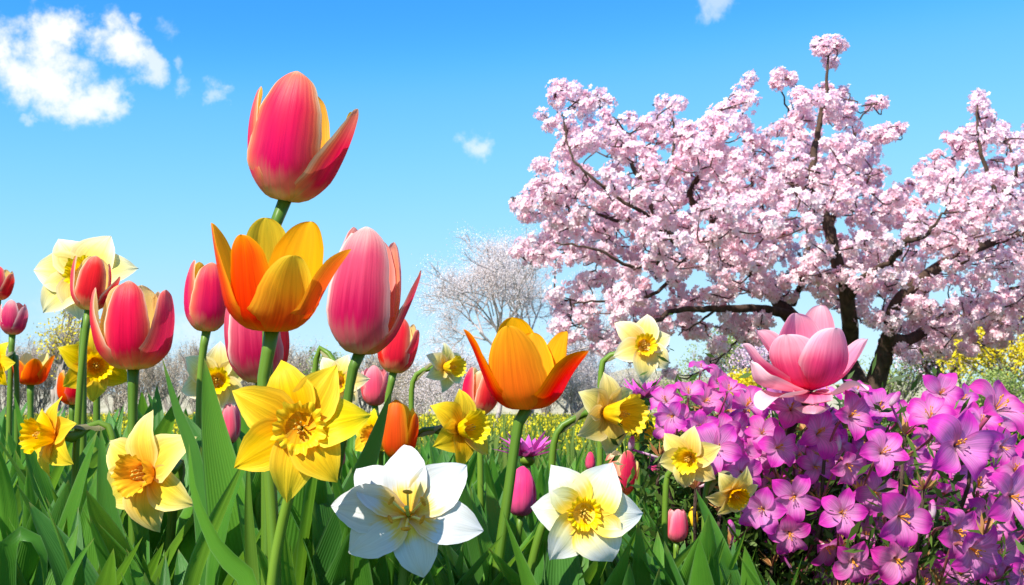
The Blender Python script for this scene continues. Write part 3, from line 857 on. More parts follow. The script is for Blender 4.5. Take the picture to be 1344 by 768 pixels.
daffodil('small cream daffodil with hooked stem against the bare tree', 584, 482, 34, 1.40, 'daffodil cream', yaw=42, pitch=0, roll=28, cor='corona yellow', cor_len=.8, cor_r=.36, stem=[(556, 486), (542, 500), (540, 560), (540, 800)], wid=.36, leaves=1)
daffodil('bright yellow daffodil with brown neck, trumpet turned right, above the white lily', 604, 564, 54, 0.95, 'daffodil yellow', yaw=44, pitch=8, roll=20, cor='corona yellow', cor_len=.62, cor_r=.36, stem=[(560, 564), (538, 580), (530, 640), (528, 800)], wid=.38, stem_r=.004)
daffodil('cream daffodil facing the camera in front of the cherry blossom', 844, 455, 44, 1.20, 'daffodil cream', yaw=8, pitch=8, roll=10, cor='corona yellow', tips=[(138, 1.1), (79, 1.03), (22, .93), (-42, 1.0), (-92, 1.12), (-162, .95)], cor_len=.34, cor_r=.30, stem=[(802, 466), (790, 480), (788, 560), (786, 800)], wid=.40)
daffodil('pale daffodil with deep yellow trumpet turned right, bent neck on its left', 794, 542, 56, 1.02, 'daffodil pale', yaw=38, pitch=-2, roll=34, cor='corona yellow', cor_len=.95, cor_r=.40, stem=[(758, 548), (732, 566), (724, 620), (722, 800)], wid=.40, stem_r=.004)
daffodil('little yellow daffodil tucked behind the pale one with the long trumpet', 842, 562, 24, 1.45, 'daffodil yellow', yaw=35, pitch=-25, roll=5, cor='corona orange', cor_len=.6, cor_r=.36, stem=[(838, 600), (836, 800)], leaves=1)
daffodil('white narcissus with a yellow ruffled cup, low at centre right', 766, 674, 78, 0.68, 'narcissus white', yaw=3, pitch=2, roll=0, cor='corona yellow', tips=[(124, .98), (59, .99), (0, 1.02), (-59, .94), (-127, .96), (173, .90)], cor_len=.16, cor_r=.25, stem=[(730, 672), (712, 690), (692, 768), (688, 800)], wid=.40, fringe=.13, name='narcissus', stem_r=.0042)
daffodil('pale daffodil with drooping petals beside the purple shrub', 906, 600, 44, 0.85, 'daffodil pale', yaw=-30, pitch=-12, roll=14, cor='corona yellow', stem=[(882, 616), (874, 640), (872, 800)], leaves=1, wid=.4)
daffodil('small yellow daffodil hanging down under the purple flowers', 962, 646, 38, 0.85, 'daffodil pale', yaw=20, pitch=-30, roll=14, cor='corona orange', stem=[(936, 626), (926, 650), (924, 800)], leaves=1, wid=.4)
daffodil('yellow daffodil partly hidden right of the largest one', 492, 572, 34, 1.15, 'daffodil yellow', yaw=-20, pitch=0, roll=30, cor='corona orange', stem=[(500, 600), (500, 800)], leaves=1)

# --- the white lily
root, C, M, R, b = daffodil('big white lily with broad curved petals and golden stamens, lowest at centre', 536, 676, 98, 0.66, 'lily white', yaw=2, pitch=14,
                         tips=[(95, .98), (41, 1.03), (-75, .84), (173, 1.05), (-12, 1.03), (-148, .92), (139, .96)],  stem=[(532, 730), (528, 800)], wid=.32, cup=.11, sag=.08, name='lily', stem_r=.0042)
for k in range(6):
    th = k * math.pi / 3 + .5
    d = np.array([math.cos(th), math.sin(th), 0])
    pts = [d * R * .05, d * R * .12 + np.array([0, 0, R * .2]), d * R * .24 + np.array([0, 0, R * .40])]
    sm = MB()
    sm.tube(catmull(pts, 8), R * .017, 6)
    sm.v = [x @ M.T + C for x in sm.v]
    o = sm.build('stamen', MATS['filament'], root, b)
    an = MB()
    an.blob(pts[-1], R * .030, np.array([-d[1], d[0], .4]), 2.4, 7, 6)
    an.v = [x @ M.T + C for x in an.v]
    an.build('anther', MATS['anther'], o, b)
sm = MB()
sm.tube(catmull([np.zeros(3), np.array([0, 0, R * .22]), np.array([0, R * .02, R * .46])], 8), R * .024, 7)
sm.blob(np.array([0, R * .02, R * .47]), R * .036, (0, 0, 1), .8, 7, 5)
sm.v = [x @ M.T + C for x in sm.v]
sm.build('pistil', MATS['pistil green'], root, b)


# --- magenta asters
def aster(label, cx, cy, w, Y, stem):
    s = mpp(cy, Y)
    R = w * s / 2
    C = at(cx, cy, Y)
    line = ground_stem(stem, Y, C)
    b = line[-1]
    root = thing('aster', b, label, 'aster')
    q = random.Random(int(cx))
    for k in range(30):
        th = k * 2.399 + q.uniform(-.1, .1)
        el = math.radians(q.uniform(18, 62))
        d = np.array([math.cos(th), math.sin(th), 0])
        e = R * q.uniform(.85, 1.1)
        pts = [np.zeros(3), d * e * .5 * math.cos(el) + np.array([0, 0, e * .5 * math.sin(el) * .8]), d * e * math.cos(el * .8) + np.array([0, 0, e * math.sin(el * .8)])]
        mb = MB()
        c = catmull(pts, 9)
        mb.sheet(c, shape_w('x', np.linspace(0, 1, 9)) * R * .14, .6, -d * .6 - np.array([0, 0, -.4]) + np.array([0, 0, -.8]), nu=5)
        mb.v = [x + C for x in mb.v]
        mb.build('petal', MATS['aster'], root, b)
    mb = MB()
    mb.blob(C + np.array([0, 0, -R * .03]), R * .24, (0, 0, 1), .8)
    mb.build('calyx', MATS['stem'], root, b)
    mb = MB()
    mb.tube(catmull(line, 16), .0028, 8)
    mb.build('stem', MATS['stem'], root, b)
    DISCS.append((cx, cy - R / s * .4, w * .5, Y))


aster('magenta aster behind the stem of the large orange tulip', 692, 602, 92, 1.10, [(694, 620), (696, 800)])
aster('magenta aster below the cream daffodil facing the camera', 842, 526, 84, 1.30, [(842, 540), (846, 800)])

# ------------------------------------------------------------------ magnolia
YM = 0.90


def magnolia():
    C = at(1062, 512, YM)
    s = mpp(500, YM)
    b = np.array([C[0] + .02, C[1] + .17, 0])
    root = thing('magnolia', b, 'single large pink magnolia bloom standing above the purple flowers', 'magnolia')
    U = 74 * s
    # azimuth, [(r, z)...] in units of U, half width, bend, material
    spec = [
        (200, [(.06, 0), (.30, .35), (.42, .85), (.34, 1.40)], .46, .9, 'magnolia pink'),
        (148, [(.06, 0), (.42, .40), (.74, .95), (.86, 1.58)], .34, 1.1, 'magnolia pink'),
        (-138, [(.06, 0), (.45, .35), (.80, .75), (1.06, 1.12)], .38, .9, 'magnolia pink'),
        (102, [(.06, -.02), (.52, .15), (.90, .55), (1.16, .92)], .38, .8, 'magnolia pink'),
        (-100, [(.06, -.02), (.50, .10), (.86, .38), (1.14, .82)], .40, .8, 'magnolia pink'),
        (-44, [(.08, 0), (.40, .12), (.66, .50), (.74, .95)], .52, .9, 'magnolia pink'),
        (22, [(.08, 0), (.46, .10), (.72, .48), (.80, 1.05)], .50, 1.0, 'magnolia pink'),
        (-78, [(.06, -.05), (.50, -.02), (.95, .12), (1.10, .48)], .34, .7, 'magnolia pale'),
        (58, [(.06, -.06), (.45, -.10), (.82, .06), (1.02, -.02)], .26, .5, 'magnolia pale'),
        (-64, [(.06, -.06), (.46, -.14), (.84, -.16), (1.04, -.36)], .32, .6, 'magnolia pale'),
        (-8, [(.06, -.06), (.28, -.12), (.42, -.24), (.46, -.42)], .30, .8, 'magnolia pink'),
    ]
    for k, (az, pr, wd, bd, mt) in enumerate(spec):
        a = math.radians(az)
        wd *= 1.24
        d = np.array([math.sin(a), -math.cos(a), 0])
        c = catmull(np.array(pr), 60)
        v = vspace(20)
        c = resample(c, v) * U
        P = c[:, :1] * d + c[:, 1:2] * np.array([[0, 0, 1.0]])
        mb = MB()
        hint = d if pr[-1][1] > .3 else d * .4 + np.array([0, 0, -1.0])
        mb.sheet(P, shape_w('magnolia', v) * wd * U, bd, hint, nu=13, ripple=U * .03, rfreq=1.4, rphase=k * 1.3, rib=U * .018)
        mb.v = [x + C for x in mb.v]
        mb.build('petal', MATS[mt], root, b)
    mb = MB()
    mb.tube(catmull([C + np.array([0, 0, .003]), C + np.array([.004, .03, -.012]), C + np.array([.012, .13, -.05]), C + np.array([.016, .17, -.2]), b], 16), np.linspace(.004, .007, 16), 9)
    mb.build('stem', MATS['bark'], root, b)


magnolia()

# ------------------------------------------------------------------ purple flowering shrub
def azalea_blossom(root, b, px, py, r, Y, yaw, pitch, roll, q, hub):
    s = mpp(py, Y)
    R = r * s
    C = at(px, py, Y)
    yw, pt = math.radians(yaw), math.radians(pitch)
    a = np.array([math.sin(yw) * math.cos(pt), -math.cos(yw) * math.cos(pt), math.sin(pt)])
    M = frame(a, math.radians(roll))
    mb = MB()
    cup = q.uniform(.18, .50)
    for k in range(5):
        th = k * 2 * math.pi / 5 + q.uniform(-.14, .14)
        d = np.array([math.cos(th), math.sin(th), 0])
        ln = R * q.uniform(.92, 1.1)
        back = q.uniform(-.08, .34)
        prof = np.array([(.04, -.30), (.10, -.08), (.34, cup * .35), (.70, cup * .75), (1.0, cup * .65 - back)])
        c = catmull(prof, 50)
        v = vspace(15)
        c = resample(c, v) * ln
        P = c[:, :1] * d + c[:, 1:2] * np.array([[0, 0, 1.0]])
        tw = np.array([-d[1], d[0], 0]) * q.uniform(-.35, .35)
        mb.sheet(P, shape_w('azalea', v) * R * q.uniform(.34, .44), np.interp(v, [0, .3, 1], [1.3, .6, .45]), np.array([0, 0, -1.0]) + d * .35 + tw, nu=9,
                 ripple=R * .06, rfreq=1.6, rphase=q.uniform(0, 6), rib=R * .03)
    mb.v = [x @ M.T + C for x in mb.v]
    o = mb.build('blossom', MATS['azalea'], root, b)
    tb = MB()
    p0 = C - a * R * .26
    p1 = C - a * R * .9 + np.array([0, 0, -R * .2])
    tb.tube(catmull([p0, p1, hub], 9), np.linspace(R * .07, R * .035, 9), 6)
    tb.build('flower_tube', MATS['red tube'], o, b)
    sm = MB()
    for k in range(6):
        th = q.uniform(0, 6.28)
        e = np.array([math.cos(th), math.sin(th), 0]) * R * q.uniform(.06, .17) + np.array([0, 0, R * q.uniform(.22, .42)])
        sm.tube(catmull([np.array([0, 0, -R * .2]), e * .55, e], 5), R * .012, 4)
        sm.blob(e, R * .028, (0.2, .1, 1), 1.7, 5, 4)
    sm.v = [x @ M.T + C for x in sm.v]
    sm.build('stamen_cluster', MATS['anther'], o, b)


def azalea_shrub():
    q = random.Random(21)
    b = np.array([0.33, 1.05, 0.0])
    root = thing('azalea_shrub', b, 'bushy shrub covered with purple pink five petalled flowers at lower right', 'flowering shrub')
    K = 1207 / 484.0
    # pixel centres read off the photograph: crop x, crop y, radius, yaw, pitch
    L = [(110, 140, 62, 10, 50), (205, 100, 55, 30, 30), (55, 215, 62, -30, -10), (150, 60, 45, 10, 60), (200, 322, 86, -10, 5), (445, 190, 74, 5, 25), (402, 318, 74, 18, 5), (535, 270, 76, 10, 30),
         (642, 215, 84, 12, 12), (745, 332, 88, 8, 20), (525, 378, 66, -8, 0), (632, 375, 70, 5, -25), (285, 400, 80, 15, -15), (455, 480, 76, -10, 0), (352, 520, 76, -25, 0), (612, 532, 80, 4, 6),
         (805, 545, 116, 6, 4), (992, 310, 122, 14, 4), (935, 140, 74, -20, 20), (900, 215, 92, -25, 40), (1118, 188, 104, 24, 28), (1172, 478, 118, 10, -4), (985, 590, 92, 20, -16), (1040, 652, 108, 12, -14),
         (560, 645, 74, 20, -26), (648, 690, 80, -5, -30), (790, 685, 90, 10, -10), (440, 600, 72, -18, -10), (722, 465, 78, 20, -10), (735, 190, 72, 0, 40), (860, 400, 80, 5, 30), (1135, 315, 74, 20, 0),
         (945, 470, 78, 15, -20), (300, 180, 72, 20, 40), (1200, 720, 66, 20, -10), (880, 770, 86, 0, 20), (825, 335, 70, 15, -20), (700, 265, 62, 10, 40), (330, 340, 70, 20, 10), (1085, 560, 92, 15, 20),
         (1000, 730, 80, 0, 10), (560, 140, 56, 15, 60), (470, 340, 60, 15, 30), (600, 310, 64, -15, 0), (1060, 440, 84, -10, 40), (690, 600, 60, 10, 20), (260, 260, 70, -20, 10), (1290, 560, 90, 0, 0), (1280, 330, 90, 0, 0),
         (660, 130, 50, 0, 50), (380, 440, 60, 10, 20), (500, 560, 60, 10, -10), (720, 560, 64, -20, 0), (880, 520, 66, 20, 10), (1010, 470, 66, -10, 20), (560, 720, 62, -10, -20),
         (730, 740, 66, 10, -10), (1120, 660, 90, 15, -10), (1130, 740, 80, 10, 0), (1180, 390, 70, 0, 20), (930, 720, 70, -10, -10), (1070, 230, 60, 0, 40), (680, 420, 60, 0, 10), (35, 165, 54, -20, 20), (90, 225, 58, -10, 10), (165, 165, 60, 0, 30), (150, 250, 60, -10, 0), (240, 130, 54, 20, 40), (245, 330, 62, 10, 0), (215, 260, 64, 0, 20), (40, 250, 46, -30, 0), (350, 270, 62, 0, 20), (290, 340, 60, 0, -10)]
    # a deeper layer of smaller blooms fills the bush
    deep = []
    while len(deep) < 60:
        cx, cy = q.uniform(150, 1230), q.uniform(150, 800)
        if cy > 330 + (cx - 150) * 1.1 + 60 or (cx > 560 and cx < 1000 and cy < 210):
            continue
        if all((cx - e[0]) ** 2 + (cy - e[1]) ** 2 > 62 ** 2 for e in deep):
            deep.append((cx, cy, q.uniform(50, 70), q.uniform(-25, 30), q.uniform(-20, 40)))
    n_front = len(L)
    L = L + deep
    hubs = []
    for i, (cx, cy, r, yaw, pitch) in enumerate(L):
        px, py, rp = 860 + cx / K, 460 + cy / K, r / K
        Y = 0.95 - 0.0030 * (rp - 22) * 2 + q.uniform(-.02, .03)
        if cx in (735, 860, 470, 600, 700, 330, 1060, 1085, 945, 825, 300, 560, 260, 660, 380, 500, 720, 880, 1010, 730, 1120, 1130, 1180, 1070, 680):
            Y += .05
        if i >= n_front:
            Y = q.uniform(1.0, 1.05)
        C = at(px, py, Y)
        hub = C + np.array([q.uniform(-.015, .015), .045 + q.uniform(0, .02), -.035])
        hubs.append(hub)
        azalea_blossom(root, b, px, py, rp * 1.05 * q.uniform(.88, 1.06), Y, yaw + q.uniform(-14, 14), pitch + q.uniform(-10, 10), q.uniform(0, 72), q, hub)
        DISCS.append((px, py, rp, Y))
    # closed buds between the open blooms
    for h in hubs[::2]:
        bb = MB()
        c = h + np.array([q.gauss(0, .012), -.008 + q.gauss(0, .008), .022 + q.gauss(0, .010)])
        d = unit([q.gauss(0, .4), -.3 + q.gauss(0, .3), 1])
        cc = catmull([h, h * .5 + c * .5, c], 5)
        bb.tube(cc, .0011, 5)
        bb.blob(c + d * .006, .0030, d, 2.6, 8, 8)
        bb.build('bud', MATS['azalea'], root, b)
    # woody stems
    mb = MB()
    for h in hubs:
        base = b + np.array([q.uniform(-.06, .06) + (h[0] - b[0]) * .3, q.uniform(-.05, .08), 0])
        mid = base * .45 + h * .55 + np.array([q.uniform(-.02, .02), .03, -.03])
        mb.tube(catmull([base, mid, h + np.array([0, .01, -.03]), h], 14), np.linspace(.0035, .0014, 14), 6)
    mb.build('branches', MATS['bark'], root, b)
    # small narrow leaves and brown bud scales round the flower stalks
    Q, T = [], []
    Qs, Ts = [], []
    for h in hubs:
        for k in range(85):
            c = h + np.array([q.gauss(0, .022), .012 + abs(q.gauss(0, .022)), q.gauss(-.028, .034)])
            d = unit([q.gauss(0, .6), q.gauss(-.3, .5), q.gauss(.5, .5)])
            sd = unit(np.cross(d, [q.gauss(0, 1), q.gauss(0, 1), q.gauss(0, 1)]))
            l, w = q.uniform(.010, .022), q.uniform(.0012, .003)
            Q.append([c - d * l * .5, c + sd * w, c + d * l * .5, c - sd * w])
            T.append(q.random())
        for k in range(16):
            d = unit([q.gauss(0, .6), q.gauss(-.2, .5), q.gauss(.7, .4)])
            sd = unit(np.cross(d, [q.gauss(0, 1), q.gauss(0, 1), q.gauss(0, 1)]))
            l, w = q.uniform(.010, .020), q.uniform(.001, .0018)
            c = h
            Qs.append([c, c + d * l * .4 + sd * w, c + d * l, c + d * l * .4 - sd * w])
            Ts.append(q.random())
    # deeper foliage filling the bush
    for k in range(5200):
        px, py = q.uniform(905, 1420), q.uniform(540, 860)
        if py < 540 + max(0, (990 - px)) * 1.4:
            continue
        c = at(px, py, q.uniform(1.02, 1.30))
        if c[2] < .01:
            continue
        d = unit([q.gauss(0, .5), q.gauss(-.3, .4), q.gauss(.7, .5)])
        sd = unit(np.cross(d, [q.gauss(0, 1), q.gauss(0, 1), q.gauss(0, 1)]))
        l, w = q.uniform(.014, .034), q.uniform(.0014, .0036)
        Q.append([c - d * l * .5, c + sd * w, c + d * l * .5, c - sd * w])
        T.append(q.random())
    o = bulk('foliage', Q, MATS['shrub leaf'], root, b, T)
    o = bulk('bud_scales', Qs, MATS['bud scale'], root, b, Ts)


azalea_shrub()

# ------------------------------------------------------------------ leaves of the bed
def clear(G, slack=0.0):
    """True when a leaf hides no bloom behind it"""
    P = G.reshape(-1, 3)
    pj = proj(P)
    for (x, y, r, Y) in DISCS:
        m = (P[:, 1] < Y + .03) & ((pj[:, 0] - x) ** 2 + (pj[:, 1] - y) ** 2 < (r * (1 - slack)) ** 2)
        if m.any():
            return False
    return True


TOPX = [-60, 0, 130, 200, 300, 420, 480, 620, 760, 860, 930, 985, 1060, 1344, 1500]
TOPY = [560, 545, 560, 530, 530, 560, 560, 600, 605, 610, 640, 690, 730, 740, 740]


def leaf_w(v):
    f = np.sin(np.pi * np.clip(v, 0, 1) ** 0.72) ** 0.8
    return np.maximum(f, .45 * (v < .35)) + .004


def px_leaf(parent, org, pts, w, Y, dY=0.0, hint=(0.2, -1, .2), bend=.5, mat='leaf', ripple=.002):
    """a blade through pixel points, tip first"""
    P = [at(x, y, Y + dY * i / max(len(pts) - 1, 1)) for i, (x, y) in enumerate(pts)]
    last, prev = P[-1], P[-2]
    if last[2] > .03 and last[2] < prev[2]:
        P.append(np.array([last[0] + (last[0] - prev[0]) * .6, last[1], 0.0]))
    c = catmull(P[::-1], 26)
    v = np.linspace(0, 1, 26)
    mb = MB()
    s = mpp(700, Y)
    mb.sheet(c, leaf_w(v) * w * s / 2, np.interp(v, [0, .3, 1], [1.2, bend, bend * .7]), -np.asarray(hint, float), nu=9, ripple=ripple, rfreq=1.3, rphase=pts[0][0])
    return mb.build('leaf', MATS[mat], parent, org)


by_label = {p[0]['label']: p for p in PLANTS}


def plant(sub):
    for k, p in by_label.items():
        if k.startswith(sub):
            return p[0], p[1]
    raise KeyError(sub)


KEY = [
    ('large pink tulip with pale', [(248, 582), (256, 650), (288, 722), (334, 790)], 46, .62, (-.5, -1, .3), 'leaf'),
    ('large pink tulip with pale', [(268, 470), (280, 560), (302, 680), (322, 800)], 78, .80, (.35, -1, .1), 'leaf'),
    ('broad crimson', [(213, 470), (232, 535), (258, 610), (276, 800)], 34, .80, (-.3, -1, .2), 'leaf bluish'),
    ('broad crimson', [(128, 566), (104, 640), (78, 740), (70, 800)], 54, .80, (-.4, -1, .2), 'leaf'),
    ('yellow daffodil with bent', [(132, 560), (140, 660), (162, 800)], 46, .86, (.3, -1, .1), 'leaf bluish'),
    ('yellow daffodil with bent', [(20, 590), (36, 650), (54, 720), (66, 800)], 44, .95, (.5, -1, .2), 'leaf'),
    ('pale yellow daffodil with orange', [(124, 706), (102, 738), (82, 800)], 34, .70, (-.2, -1, .3), 'leaf'),
    ('pale yellow daffodil with orange', [(58, 775), (57, 730), (40, 702), (16, 706), (6, 745), (4, 790)], 46, .70, (.75, -.8, .5), 'leaf'),
    ('largest golden', [(512, 516), (488, 590), (450, 690), (420, 800)], 62, .72, (.3, -1, .1), 'leaf bluish'),
    ('largest golden', [(410, 606), (396, 660), (378, 740), (370, 800)], 40, .78, (.3, -1, .1), 'leaf'),
    ('wide open orange', [(326, 590), (326, 660), (332, 800)], 26, .72, (.1, -1, .1), 'stem'),
    ('big white lily', [(470, 640), (440, 710), (424, 800)], 52, .74, (-.3, -1, .1), 'leaf'),
    ('large flaring orange', [(618, 640), (622, 700), (630, 800)], 36, .95, (.3, -1, .1), 'leaf'),
    ('white narcissus', [(856, 714), (832, 744), (806, 800)], 26, .74, (.4, -1, .3), 'leaf'),
    ('white narcissus', [(720, 610), (716, 680), (706, 800)], 30, 1.0, (.2, -1, .1), 'leaf bluish'),
    ('pale daffodil with drooping', [(968, 650), (966, 700), (944, 748), (912, 800)], 30, .95, (-.3, -1, .2), 'leaf'),
    ('small closed pink', [(936, 640), (926, 700), (910, 800)], 40, 1.05, (-.3, -1, .2), 'leaf bluish'),
    ('small closed pink', [(852, 650), (862, 710), (872, 800)], 40, 1.05, (.3, -1, .2), 'leaf'),
    ('pale daffodil with deep', [(790, 655), (800, 720), (806, 800)], 50, 1.0, (.3, -1, .2), 'leaf bluish'),
    ('glossy orange', [(612, 590), (592, 640), (588, 800)], 42, 1.05, (-.3, -1, .2), 'leaf'),
]
for sub, pts, w, Y, hint, mt in KEY:
    r_, o_ = plant(sub)
    px_leaf(r_, o_, pts, w, Y, hint=hint, mat=mt)

# shared blades for the plants' own leaves and for the plain leaf tufts: unit height 1


def make_blade(k, slim):
    q = random.Random(100 + k)
    ln = q.uniform(.03, .27)
    cu = q.uniform(.0, .35)
    P = catmull([(0, 0, 0), (ln * .12, 0, .33), (ln * .4 + cu * .05, q.uniform(-.03, .03), .70), (ln * .9 + cu * .25, q.uniform(-.06, .06), 1.0 - cu * .12)], 20)
    v = np.linspace(0, 1, 20)
    mb = MB()
    wd = q.uniform(.072, .112) * slim
    mb.sheet(P, leaf_w(v) * wd, np.interp(v, [0, .3, 1], [1.4, .7, .45]), (1, 0, -.25), nu=9, ripple=.015, rfreq=1.3, rphase=k, rib=.004)
    V = np.concatenate(mb.v)
    me = bpy.data.meshes.new('leaf')
    me.from_pydata(V.tolist(), [], mb.f)
    me.uv_layers.new(name='uv').data.foreach_set('uv', np.asarray(mb.uv, np.float32).ravel())
    me.polygons.foreach_set('use_smooth', [True] * len(me.polygons))
    me.materials.append(MATS['leaf' if k % 3 else 'leaf bluish'])
    return me, V


BLADES = [make_blade(k, 1.0 if k < 10 else .55) for k in range(16)]


def place_blade(parent, org, off, h, az, q, k=None):
    me, V = BLADES[k if k is not None else q.randrange(len(BLADES))]
    c, s = math.cos(az), math.sin(az)
    Rm = np.array([[c, -s, 0], [s, c, 0], [0, 0, 1]])
    G = (V * h) @ Rm.T + np.asarray(org) + np.asarray(off)
    pj = proj(G)
    i = int(np.argmin(pj[:, 1]))
    lim = np.interp(pj[i, 0], TOPX, TOPY)
    if pj[i, 1] < lim - q.uniform(-10, 40):
        return False
    if not clear(G):
        return False
    o = bpy.data.objects.new('leaf', me)
    COL.objects.link(o)
    o.parent = parent
    o.location = off
    o.rotation_euler = (0, 0, az)
    o.scale = (h, h, h)
    return True


DISCS.append((34, 738, 40, .70))   # the curled leaf at the lower left stays in view
q = random.Random(5)
for root, org, Y, nl in PLANTS:
    n = 0
    for t in range(40):
        if n >= nl:
            break
        h = q.uniform(.16, .32)
        if place_blade(root, org, (q.uniform(-.01, .01), q.uniform(-.01, .02), 0), h, q.uniform(0, 6.28), q):
            n += 1

# tufts of leaves with no bloom
nt_ = 0
LAB = 'tuft of green bulb leaves without a bloom, growing among the flowers of the bed'
for t in range(1500):
    if nt_ >= 290:
        break
    Y = 0.72 + 3.4 * q.random() ** 2.1
    px = q.uniform(-40, 1000 + 20)
    x = at(px, 700, Y)[0]
    org = np.array([x, Y, 0.0])
    root = thing('leaf_tuft', org, LAB, 'leaf tuft', 'leafy tufts without blooms')
    n = 0
    want = q.choice((4, 5, 6, 7))
    for j in range(26):
        if n >= want:
            break
        h = q.uniform(.17, .36)
        if place_blade(root, org, (q.uniform(-.02, .02), q.uniform(-.02, .02), 0), h, q.uniform(0, 6.28), q):
            n += 1
    if n == 0:
        bpy.data.objects.remove(root)
    else:
        nt_ += 1

# ------------------------------------------------------------------ grass (nobody could count it)
def blades(n, xr, yr, hr, wr, lean=.35, area=None):
    x = nrg.uniform(*xr, n)
    y = nrg.uniform(*yr, n)
    h = nrg.uniform(*hr, n)
    w = nrg.uniform(*wr, n)
    az = nrg.uniform(0, 2 * np.pi, n)
    ln = np.abs(nrg.normal(0, lean, n)) * h
    base = np.stack([x, y, np.zeros(n)], 1)
    d = np.stack([np.cos(az), np.sin(az), np.zeros(n)], 1)
    az2 = nrg.uniform(0, 2 * np.pi, n)
    sd = np.stack([np.cos(az2), np.sin(az2), np.zeros(n)], 1) * w[:, None]
    mid = base + d * (ln * .35)[:, None] + np.array([0, 0, 1.0]) * (h * .6)[:, None]
    tip = base + d * ln[:, None] + np.array([0, 0, 1.0]) * h[:, None]
    Q1 = np.stack([base - sd, base + sd, mid + sd * .7, mid - sd * .7], 1)
    Q2 = np.stack([mid - sd * .7, mid + sd * .7, tip + sd * .08, tip - sd * .08], 1)
    return np.concatenate([Q1, Q2]), np.concatenate([nrg.random(n)] * 2)


Q, T = blades(9000, (-1.2, 1.9), (1.3, 4.5), (.06, .18), (.001, .0025))
Q2, T2 = blades(9000, (.20, .75), (1.15, 2.3), (.10, .24), (.0006, .0014), .2)
o = bulk('grass', np.concatenate([Q, Q2]), MATS['grass blade'], tint=np.concatenate([T, T2]))
o['kind'] = 'stuff'
o['label'] = 'fine green grass growing between the flowers'
o['category'] = 'grass'


# a low wooded rise closes the horizon
hb = MB()
hx = np.linspace(-260, 260, 161)
rows = []
for yy, hh in ((110, 0.0), (128, .55), (150, 1.0), (190, .9), (240, .0)):
    rows.append([(x, yy, hh * (4.2 + 1.1 * math.sin(x * .045 + 1) + .7 * math.sin(x * .13) + .35 * math.sin(x * .41) + .25 * math.sin(x * .83)) - .02) for x in hx])
hb.grid(np.array(rows), np.linspace(0, 1, 161), np.linspace(0, 1, 5))
o = hb.build('hills', MATS['far wood'])
o['kind'] = 'structure'

# yellow field
def field():
    n = 46000
    y = 5.5 + 30 * nrg.random(n) ** 1.3
    x = nrg.uniform(-.95, .95, n) * y
    h = nrg.uniform(.08, .25, n)
    c = np.stack([x, y, h], 1)
    Qs, Ts = [], []
    for k in range(3):
        off = nrg.normal(0, .025, (n, 3))
        cc = c + off
        s = nrg.uniform(.005, .011, n)[:, None]
        a = nrg.normal(0, 1, (n, 3))
        a /= np.linalg.norm(a, axis=1)[:, None]
        bb = np.cross(a, nrg.normal(0, 1, (n, 3)))
        bb /= np.linalg.norm(bb, axis=1)[:, None]
        Qs.append(np.stack([cc - a * s, cc + bb * s, cc + a * s, cc - bb * s], 1))
        Ts.append(nrg.random(n))
    o = bulk('rapeseed_field', np.concatenate(Qs), MATS['rape flower'], tint=np.concatenate(Ts))
    o['kind'] = 'stuff'
    o['label'] = 'field of small yellow flowers behind the bed'
    o['category'] = 'flower field'
    y = 4.0 + 26 * nrg.random(24000) ** 1.3
    Q, T = blades(24000, (-1, 1), (0, 1), (.10, .30), (.004, .010), .3)
    sh = np.stack([nrg.uniform(-.95, .95, 24000) * y, y, np.zeros(24000)], 1)
    base = Q[:24000, :2].mean(1) * np.array([1, 1, 0])
    mv = sh - base
    mv = np.concatenate([mv, mv])
    o = bulk('field_greenery', Q + mv[:, None, :].astype(np.float32), MATS['rape leaf'], tint=T)
    o['kind'] = 'stuff'
    o['label'] = 'green stalks and leaves of the yellow field'
    o['category'] = 'field plants'


field()


# ------------------------------------------------------------------ trees
def in_poly(x, y, poly):
    p = np.asarray(poly, float)
    a, b = p, np.roll(p, -1, 0)
    c = ((a[:, 1] > y) != (b[:, 1] > y)) & (x < (b[:, 0] - a[:, 0]) * (y - a[:, 1]) / (b[:, 1] - a[:, 1] + 1e-12) + a[:, 0])
    return bool(c.sum() % 2)


def blossoms(C, Nrm, R, petals=5):
    """five-petalled little flowers at C facing Nrm -> quads (n*petals,4,3)"""
    n = len(C)
    a = np.cross(Nrm, nrg.normal(0, 1, (n, 3)))
    a /= np.linalg.norm(a, axis=1)[:, None] + 1e-9
    b = np.cross(Nrm, a)
    ph = nrg.uniform(0, 6.28, n)
    out = []
    for k in range(petals):
        t = ph + k * 2 * np.pi / petals
        def dirn(t, r, up):
            return (np.cos(t)[:, None] * a + np.sin(t)[:, None] * b) * (R * r)[:, None] + Nrm * (R * up)[:, None]
        out.append(np.stack([C, C + dirn(t - .52, .72, .22), C + dirn(t, 1.0, .34), C + dirn(t + .52, .72, .22)], 1))
    return np.concatenate(out)


CROWN = [(676, 250), (700, 235), (705, 215), (735, 205), (733, 180), (710, 160), (712, 140), (728, 130), (716, 112), (735, 100), (752, 112), (762, 124), (785, 108), (800, 105), (808, 125),
         (820, 150), (835, 160), (855, 158), (858, 128), (872, 116), (895, 130), (900, 155), (915, 165), (945, 140), (965, 118), (985, 100), (1000, 110), (998, 140), (978, 165), (990, 178),
         (1015, 160), (1040, 150), (1045, 120), (1062, 112), (1100, 110), (1120, 145), (1125, 168), (1150, 192), (1165, 215), (1175, 236), (1200, 228), (1225, 205), (1250, 180), (1285, 165),
         (1344, 165), (1430, 170), (1460, 300), (1430, 420), (1344, 440), (1300, 425), (1250, 440), (1210, 430), (1180, 445), (1150, 430), (1100, 400), (1040, 395), (1000, 388), (930, 400), (890, 402),
         (872, 440), (868, 470), (836, 478), (790, 462), (740, 442), (722, 420), (720, 385), (760, 365), (800, 352), (790, 342), (700, 345), (680, 340), (672, 330), (700, 312), (720, 300), (680, 290)]
